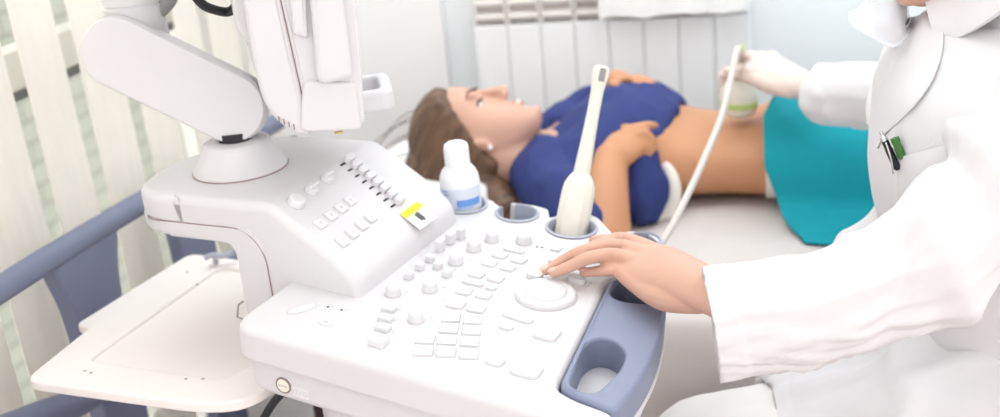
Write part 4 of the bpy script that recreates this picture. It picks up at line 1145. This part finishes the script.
# hair tied back
g = G()
for c, r in (((0, -.025, .035), (.084, .095, .09)), ((0, -.06, .02), (.078, .072, .085)), ((0, -.115, .03), (.035, .035, .035))):
    o = dfr(*c); g.ell(o, (dHR * r[0], dHF * r[1], dHU * r[2]), 24, 16)
hh_ = union(g, .005, 3); hh_.build('hair', M['hair'], doc, ang=180)
# latex glove on the right hand, gripping the probe
gx = (at(762, 66, d=1.83) - wR).normalized()
gz = V((.15, -.35, .92)); gz = (gz - gx * gz.dot(gx)).normalized(); gy = gz.cross(gx)
if gy.y > 0: gy = -gy
g = G()
fz_ = frameP(wR, gx, gy, gz)
LW = (at(764, 66, d=1.83) - wR).length * .98
sweep(g, [wR + (eR - wR).normalized() * .055 + V((0, 0, .002)), fz_(-.006, 0, 0), fz_(LW * .4, 0, 0), fz_(LW * .8, 0, .0), fz_(LW * 1.05, 0, -.002)], [(.026, .022), (.025, .019), (.034, .017), (.035, .015), (.030, .011)], 20, 5, up=gz)
grip = pb0 + pz * .078
for k in range(4):
    y = (.026, .009, -.008, -.024)[k]
    p0 = fz_(LW * .95, y, .004); p1 = p0 + gx * .034 + gz * (.006 - .004 * k); 
    an = R(20 + 38 * k); rr_ = .027
    c_ = grip + pz * (.010 - .014 * k)
    q1 = c_ + V((-.4, .95, 0)).normalized() * rr_ + V((.005 * k, 0, .008)); q2 = c_ + V((-1, .15, 0)).normalized() * (rr_ + .001); 
    if k == 0:
        q0 = fz_(LW * .9, .03, .0); q1 = c_ + V((.1, -1, .1)).normalized() * .027; q2 = c_ + V((-.8, -.6, 0)).normalized() * .027
        sweep(g, [fz_(LW * .6, .02, .002), q0, q1 + V((.012, 0, .004)), q1, q2], [.0105, .0108, .0095, .009, .0075], 14, 5)
    else:
        sweep(g, [fz_(LW * .6, y, .002), p0, p1 + V((0, .012, .004)), q1, q2], [.0105, .0108, .010, .0092, .008], 14, 5)
sweep(g, [fz_(.01, .016, -.006), fz_(LW * .45, .028, -.008), fz_(LW * .85, .032, -.008), grip + V((.014, -.028, .000)), grip + V((-.008, -.027, .004))], [.014, .0145, .0115, .010, .0082], 14, 5)
gl = union(g, .003, 4)
displace(gl, lambda v, n: .0008 * ridge((v.x * 40, v.y * 40, v.z * 60)))
gl.build('glove', M['glove'], doc, ang=180)

# ---- white lab coat
g = G()
SPC = [(.40, 1.21, .57, .20, .155), (.385, 1.215, .66, .185, .16), (.355, 1.245, .78, .165, .19), (.325, 1.263, .88, .160, .20), (.300, 1.268, .96, .152, .204), (.288, 1.27, 1.03, .138, .207), (.275, 1.27, 1.075, .115, .19), (.268, 1.27, 1.105, .088, .14), (.266, 1.272, 1.13, .072, .085)]
Qs = crom([V(r[:3]) for r in SPC], 6); Ws = crom([V((r[3], r[4], 0)) for r in SPC], 6)
g.rings([[V((q.x + w.x * math.cos(a), q.y + w.y * math.sin(a), q.z)) for a in [2 * PI * j / 48 for j in range(48)]] for q, w in zip(Qs, Ws)])
sweep(g, [V((.33, 1.20, 1.03)), sho], [.078, .060], 24, 5)
sweep(g, [V((.28, 1.36, 1.03)), sR, eR], [.075, .062, .055], 22, 5)
# skirts of the coat over the lap
sweep(g, [V((.22, 1.20, .665)), V((.29, 1.20, .70)), V((.36, 1.21, .74))], [(.11, .095), (.13, .115), (.16, .14)], 32, 6, up=(0, 0, 1))
sweep(g, [V((.18, 1.285, .635)), V((.25, 1.275, .70)), V((.34, 1.27, .76))], [.075, .095, .12], 28, 6)
sweep(g, [at(852, 243, d=1.36), at(880, 235, d=1.34), at(915, 220, d=1.32)], [.020, .030, .05], 20, 5)
g.ell((.325, 1.258, 1.128), (V((.082, 0, -.015)), V((0, .105, 0)), V((.02, 0, .085))), 28, 18)
cb = union(g, .0045, 5)
def coatfold(v, n):
    a = .0075 * ridge((v.x * 7 + v.z * 3, v.y * 6, v.z * 2.6 - v.x * 3)) + .0035 * fbm((v.x * 9, v.y * 12, v.z * 6), 2)
    if v.z < .86:   # folds radiating over the lap
        q = math.atan2(v.z - .95, v.x - .45) * 15 + 2.0 * noise.noise(V((v.x * 4, v.y * 5, v.z * 4)))
        a += .016 * max(-.3, math.sin(q)) ** 3 * min(1, (.86 - v.z) * 6)
    return a
displace(cb, coatfold)
coat = cb.build('lab_coat', M['coat'], doc, ang=180)
bvh = BVHTree.FromPolygons(cb.v, cb.f)


def sleeve(path, rad, cuff, fold, name, seg=96, n=22, upv=(0, 0, 1)):
    Q = crom([V(p) for p in path], n); W = crom([V((a, b, 0)) for a, b in rad], n); m = len(Q); rs = []
    L = [0]
    for a, b in zip(Q, Q[1:]): L.append(L[-1] + (b - a).length)
    u = V(upv); inner = []
    for i in range(m):
        t = (Q[min(i + 1, m - 1)] - Q[max(i - 1, 0)]).normalized()
        if i == 0: t = (t + V(cuff)).normalized()
        u = (u - t * u.dot(t)).normalized(); w = t.cross(u); ring = []
        for j in range(seg):
            a = 2 * PI * j / seg
            r = fold(L[i], a)
            ring.append(Q[i] + w * ((W[i].x + r) * math.cos(a)) + u * ((W[i].y + r) * math.sin(a)))
        rs.append(ring)
        if L[i] < .05: inner.append([Q[i] + (p - Q[i]) * .955 for p in ring])
    g = G(); g.rings(inner[::-1] + rs)
    return g.build(name, M['coat'], coat, ang=180)


def lfold(s, a):
    # s runs from the cuff to the shoulder; a = 90 deg is the upper side
    r = .0035 * fbm((s * 9, math.cos(a) * 1.6, math.sin(a) * 1.6 + 5), 3)
    low = max(0, -math.sin(a - .35))                                             # crumpled lower back seam
    r += low * .0042 * ridge((s * 17 + 1.8 * math.cos(a * 2), math.sin(a * 2) * 1.2, 1.7))
    for c, wd, am, sl in ((.235, .016, .009, .5), (.275, .014, -.010, .5), (.31, .018, .010, .3), (.36, .016, -.009, .2), (.19, .016, -.005, .7), (.42, .02, .008, -.2), (.12, .02, .0035, .6)):
        d = s - c - sl * .05 * math.sin(a - .6); am_ = am * (.55 + .45 * math.sin(a * 1.0 + c * 40))
        r += am_ * math.exp(-(d / wd) ** 2)
    r = r * 1.7 + .0022 * ridge((s * 15 + a * 1.3, math.cos(a) * 2.2, math.sin(a) * 2.2)) + .0010 * ridge((s * 26 - a * 3, math.cos(a) * 2, 8))
    if s < .030: r += .0012 * (1 if s < .026 else 0)                              # hem
    r += -.0012 * math.exp(-((a % (2 * PI) - 4.45) / .05) ** 2)                   # seam
    return r


cuffc = at(713, 324, d=1.105)
sl_path = [cuffc, at(768, 313, d=1.095), at(830, 302, d=1.08), at(893, 279, d=1.065), at(950, 237, d=1.055), at(1010, 178, d=1.05), at(1066, 112, d=1.06), V((.335, 1.15, 1.06))]
sleeve(sl_path, [(.042, .0545), (.043, .052), (.044, .0500), (.047, .0535), (.052, .0585), (.056, .063), (.060, .064), (.050, .050)], (0, 0, -.10), lfold, 'sleeve')
def rfold(s, a): return .004 * fbm((s * 12, math.cos(a) * 1.5, math.sin(a) * 1.5), 3) + .003 * ridge((s * 18 + math.sin(a), math.cos(a), 2)) + (.001 if s < .02 else 0)
rc0 = at(820, 93, d=1.69)
sleeve([rc0, at(842, 95, d=1.655), at(868, 96, d=1.605), eR + V((.0, -.02, .0)), (eR + sR) / 2, sR], [(.042, .0430), (.044, .0455), (.046, .048), (.052, .052), (.06, .06), (.062, .062)], (0, 0, 0), rfold, 'sleeve', seg=64, n=14)


def kfold(s, a):
    r = .013 * ridge((s * 4 + a * 1.2, math.cos(a) * 2.2, math.sin(a) * 2.2)) + .005 * fbm((s * 9, math.cos(a) * 3, math.sin(a) * 3), 2)
    r += .010 * math.sin(a * 5 + s * 14 + 1) * min(1, max(0, s - .02) * 9) * max(0, math.sin(a) + .4)
    q = s * 30 - a * 3.2 + 2.2 * noise.noise(V((s * 5, math.cos(a) * 1.5, math.sin(a) * 1.5)))
    r += .011 * max(0, math.sin(q)) ** 3 * min(1, max(0, s - .035) * 12)
    return r + (.0014 if s < .02 else 0)
sleeve([V((.078, 1.222, .596)), V((.14, 1.21, .627)), V((.22, 1.20, .672)), V((.33, 1.20, .735))], [(.112, .100), (.116, .106), (.134, .118), (.160, .145)], (0, .6, 0), kfold, 'coat_skirt', seg=96, n=20)


def patch(name, m, parent, corners, lift, th, nu=30, nv=30, wave=0.0, bulge=0.0, edges=None, extra=None):
    """cloth piece lying on the coat; corners are where the photograph shows them (tl, tr, br, bl)"""
    tl, tr, br, bl_ = [V(c) for c in corners]; top = []; last = None
    for i in range(nu + 1):
        r = []
        for j in range(nv + 1):
            a, b = i / nu, j / nv
            p = (tl * (1 - a) + tr * a) * (1 - b) + (bl_ * (1 - a) + br * a) * b
            if edges: p = p + V(edges(a, b))
            d = ray(p.x, p.y).normalized(); hit = bvh.ray_cast(CAM, d)
            if hit[0] is not None: last = (hit[0] - CAM).length; nrm = hit[1]
            q = CAM + d * (last or 1.2)
            lf = lift + wave * math.sin(b * 9 + a * 3) + bulge * math.sin(PI * a) * math.sin(PI * b) + (extra(a, b) if extra else 0)
            r.append(q - d * lf)
        top.append(r)
    # even the depth out so that the piece lies smoothly
    for _ in range(6):
        dd = [[(p - CAM).length for p in r] for r in top]
        for i in range(nu + 1):
            for j in range(nv + 1):
                s = []
                for di, dj in ((-1, 0), (1, 0), (0, -1), (0, 1)):
                    if 0 <= i + di <= nu and 0 <= j + dj <= nv: s.append(dd[i + di][j + dj])
                k = (dd[i][j] + sum(s) / len(s)) / 2
                top[i][j] = CAM + (top[i][j] - CAM).normalized() * k
    g = G(); sheetgrid(g, top, th); return g.build(name, m, parent, ang=60)
patch('lapel', M['coat'], coat, [(911, 18), (938, 8), (877, 148), (868, 124)], .007, -.003, wave=.001, nv=44, edges=lambda a, b: ((a * 26 - (1 - a) * 2) * math.sin(PI * min(1, b * 1.15)) ** .8 * (1 - .35 * b), 8 * a * math.sin(PI * b)))
cl = [[(922, -16, 1.215), (950, -26, 1.175), (984, -36, 1.135), (1018, -44, 1.11)], [(926, 6, 1.19), (955, 2, 1.15), (986, -6, 1.115), (1014, -16, 1.095)], [(931, 26, 1.172), (957, 20, 1.14), (984, 10, 1.108), (1008, -2, 1.088)], [(939, 42, 1.165), (962, 36, 1.133), (984, 22, 1.103), (1003, 8, 1.085)]]
top = [[at(a, b, d=d) for a, b, d in r] for r in cl]
top = [crom(list(r), 6) for r in zip(*[crom(list(c), 6) for c in zip(*top)])]
g = G(); sheetgrid(g, [list(r) for r in top], .004); g.build('collar', M['coat'], coat, ang=60)
rl_ = [[(884, 44), (897, 44), (909, 47)], [(874, 74), (886, 76), (898, 74)], [(866, 104), (876, 106), (886, 100)], [(867, 124), (871, 126), (876, 122)]]
top = [[at(px, py, d=1.335 - .012 * k) for k, (px, py) in enumerate(r)] for r in rl_]
top = [crom(r, 6) for r in zip(*[crom(list(c), 8) for c in zip(*top)])]
g = G(); sheetgrid(g, [list(r) for r in top], .003); g.build('lapel', M['trouser'], coat, ang=60)
patch('pocket', M['coat'], coat, [(896, 158), (960, 141), (952, 205), (898, 212)], .007, -.003, bulge=.005)

# face shield hanging below the chin
Lp = [(849, 12, 1.27), (853, 25, 1.235), (872, 37, 1.195), (892, 46, 1.18), (905, 38, 1.195), (911, 24, 1.24)]
Up = [(862, 4, 1.28), (866, 12, 1.255), (879, 21, 1.23), (893, 27, 1.215), (903, 22, 1.22), (909, 10, 1.25)]
Tp = [(872, -14, 1.29), (876, -12, 1.27), (885, -10, 1.25), (895, -9, 1.24), (903, -11, 1.245), (909, -15, 1.26)]
rows = [crom([at(a, b, d=d) for a, b, d in P], 6) for P in (Lp, Up, Tp)]
top = [crom([rows[k][i] for k in range(3)], 6) for i in range(len(rows[0]))]
g = G(); sheetgrid(g, top, .0014); fs = g.build('face_shield', M['visor'], doc, ang=60)
g = G(); g.tube(rows[0], .0017, 8); g.build('rim', M['visor'], fs)
g = G(); sweep(g, [at(886, -16, d=1.27), at(886, 2, d=1.265), at(890, 20, d=1.25), at(896, 34, d=1.245)], [(.020, .014), (.022, .014), (.017, .012), (.008, .006)], 24, 8)
displace(g, lambda v, n: .0035 * ridge((v.x * 55, v.y * 40, v.z * 22))); g.build('white_mask', M['coat'], fs, ang=180)

# trousers over the thighs
g = G()
sweep(g, [HP + V((.03, 0, 0)), HP * .5 + KN * .5 + V((-.02, 0, .004)), KN + V((-.005, 0, .004))], [.095, .096, .086], 28, 8)
sweep(g, [KN, V((-.032, 1.235, .33)), V((.015, 1.23, .11))], [.072, .068, .062], 24, 8)
sweep(g, [HPR + V((.03, 0, 0)), HPR * .5 + KR * .5, KR], [.095, .078, .060], 28, 8)
sweep(g, [KR, V((.16, 1.295, .33)), V((.185, 1.295, .11))], [.060, .057, .053], 24, 8)
tz = union(g, .005, 4)
displace(tz, lambda v, n: .003 * ridge((v.x * 9, v.y * 9, v.z * 9)) + .002 * fbm((v.x * 14, v.y * 14, v.z * 14), 2))
tz.build('trousers', M['trouser'], doc, ang=180)
g = G()
for c in ((-.07, 1.237), (.11, 1.295)):
    sweep(g, [V((c[0] + .10, c[1], .045)), V((c[0], c[1], .042)), V((c[0] - .10, c[1], .034))], [(.038, .040), (.046, .038), (.042, .030)], 18, 6, up=(0, 0, 1))
    g2 = G(); g2.v, g2.f, g2.mi = g.v, g.f, g.mi
    g2.build('shoe', M['coat'], doc, ang=180); g = G()

# pens in the breast pocket
def pen(name, lab, top_px, bot_px, r, m, lift, clip):
    dA = ray(*top_px).normalized(); hb = bvh.ray_cast(CAM, ray(*bot_px).normalized())
    dist = (hb[0] - CAM).length if hb[0] is not None else 1.2
    a = CAM + dA * (dist - lift - .004); b = CAM + ray(*bot_px).normalized() * (dist - lift)
    z = (a - b).normalized(); l = (a - b).length
    t = thing(name, lab, 'pen', b)
    g = G(); g.lathe([(r * .5, 0), (r, .003), (r, l * .72), (r * .9, l * .74), (r * .9, l)], b, Z=z, seg=20); g.build('barrel', m, t, ang=40)
    if clip:
        g = G(); g.lathe([(r * .92, l), (r * .92, l + .004), (r * .45, l + .006), (r * .45, l + .011), (.0003, l + .0115)], b, Z=z, seg=18); g.build('push_button', M['steel'], t, ang=40)
        cdv = (CAM - a); cdv = (cdv - z * cdv.dot(z)).normalized(); sd_ = z.cross(cdv)
        g = G(); g.tube([a + cdv * r * .6 - z * .002, a + cdv * (r + .003) - z * .004, a + cdv * (r + .0035) - z * .02 - sd_ * .002, a + cdv * (r + .0025) - z * .035 - sd_ * .006], .0011, 8, n=5); g.build('clip', M['steel'], t)
    else:
        g = G(); g.lathe([(r * .92, l), (r * 1.02, l + .001), (r * .98, l + .006), (.0003, l + .007)], b, Z=z, seg=18); g.build('cap', m, t, ang=40)
pen('ballpoint_pen', 'black pen with steel clip in the lab coat breast pocket', (885, 141), (898, 170), .0042, M['penblack'], .010, True)
pen('marker_pen', 'green marker beside the black pen in the lab coat pocket', (896.5, 143), (902.5, 159), .0046, M['pengreen'], .0035, False)
# ------------------------------------------------------------------ stool under the doctor
stl = thing('swivel_stool', 'dark padded stool under the seated person in the lab coat', 'stool', (.47, 1.19, 0))
g = G(); g.lathe([(.02, .485), (.17, .485), (.185, .497), (.185, .52), (.17, .535), (.02, .538)], (.47, 1.19, 0), seg=44); g.build('seat', M['stool'], stl, ang=50)
g = G(); g.lathe([(.025, .06), (.025, .486)], (.47, 1.19, 0), seg=20); g.build('column', M['steel'], stl, ang=40)
for k in range(5):
    a = 2 * PI * k / 5; d = V((math.cos(a), math.sin(a), 0))
    g = G(); g.tube([V((.47, 1.19, .10)), V((.47, 1.19, .09)) + d * .13, V((.47, 1.19, .065)) + d * .24], .014, 12); g.build('leg', M['steel'], stl)
    g = G(); g.lathe([(.01, -.012), (.026, -.010), (.028, 0), (.026, .010), (.01, .012)], V((.47, 1.19, .028)) + d * .24, Z=(-d.y, d.x, 0), seg=20); g.build('castor', M['dark'], stl)

# ------------------------------------------------------------------ light
w = bpy.data.worlds.new('world'); SC.world = w; w.use_nodes = True
bg = w.node_tree.nodes['Background']; bg.inputs[0].default_value = (1.0, .975, .975, 1); bg.inputs[1].default_value = 1.3


def area(name, loc, rot, sx, sy, e, c=(1, 1, 1)):
    l = bpy.data.lights.new(name, 'AREA'); l.shape = 'RECTANGLE'; l.size = sx; l.size_y = sy; l.energy = e; l.color = c
    o = bpy.data.objects.new(name, l); COL.objects.link(o); o.location = loc; o.rotation_euler = rot; return o


area('ceiling_lamp', (-.25, 1.72, 2.66), (0, 0, 0), 2.2, 1.3, 18, (.90, .98, 1))
area('ceiling_lamp', (-.4, .3, 2.66), (0, 0, 0), 1.2, .8, 1.0, (.94, .99, 1))
area('daylight', (-1.9, 1.2, 1.5), (0, R(-90), 0), 2.0, 2.0, 40, (1, .98, .96))
SC.view_settings.view_transform = 'Standard'; SC.view_settings.look = 'None'
SC.view_settings.gamma = 1; SC.view_settings.use_curve_mapping = False
SC.view_settings.exposure = 0.56
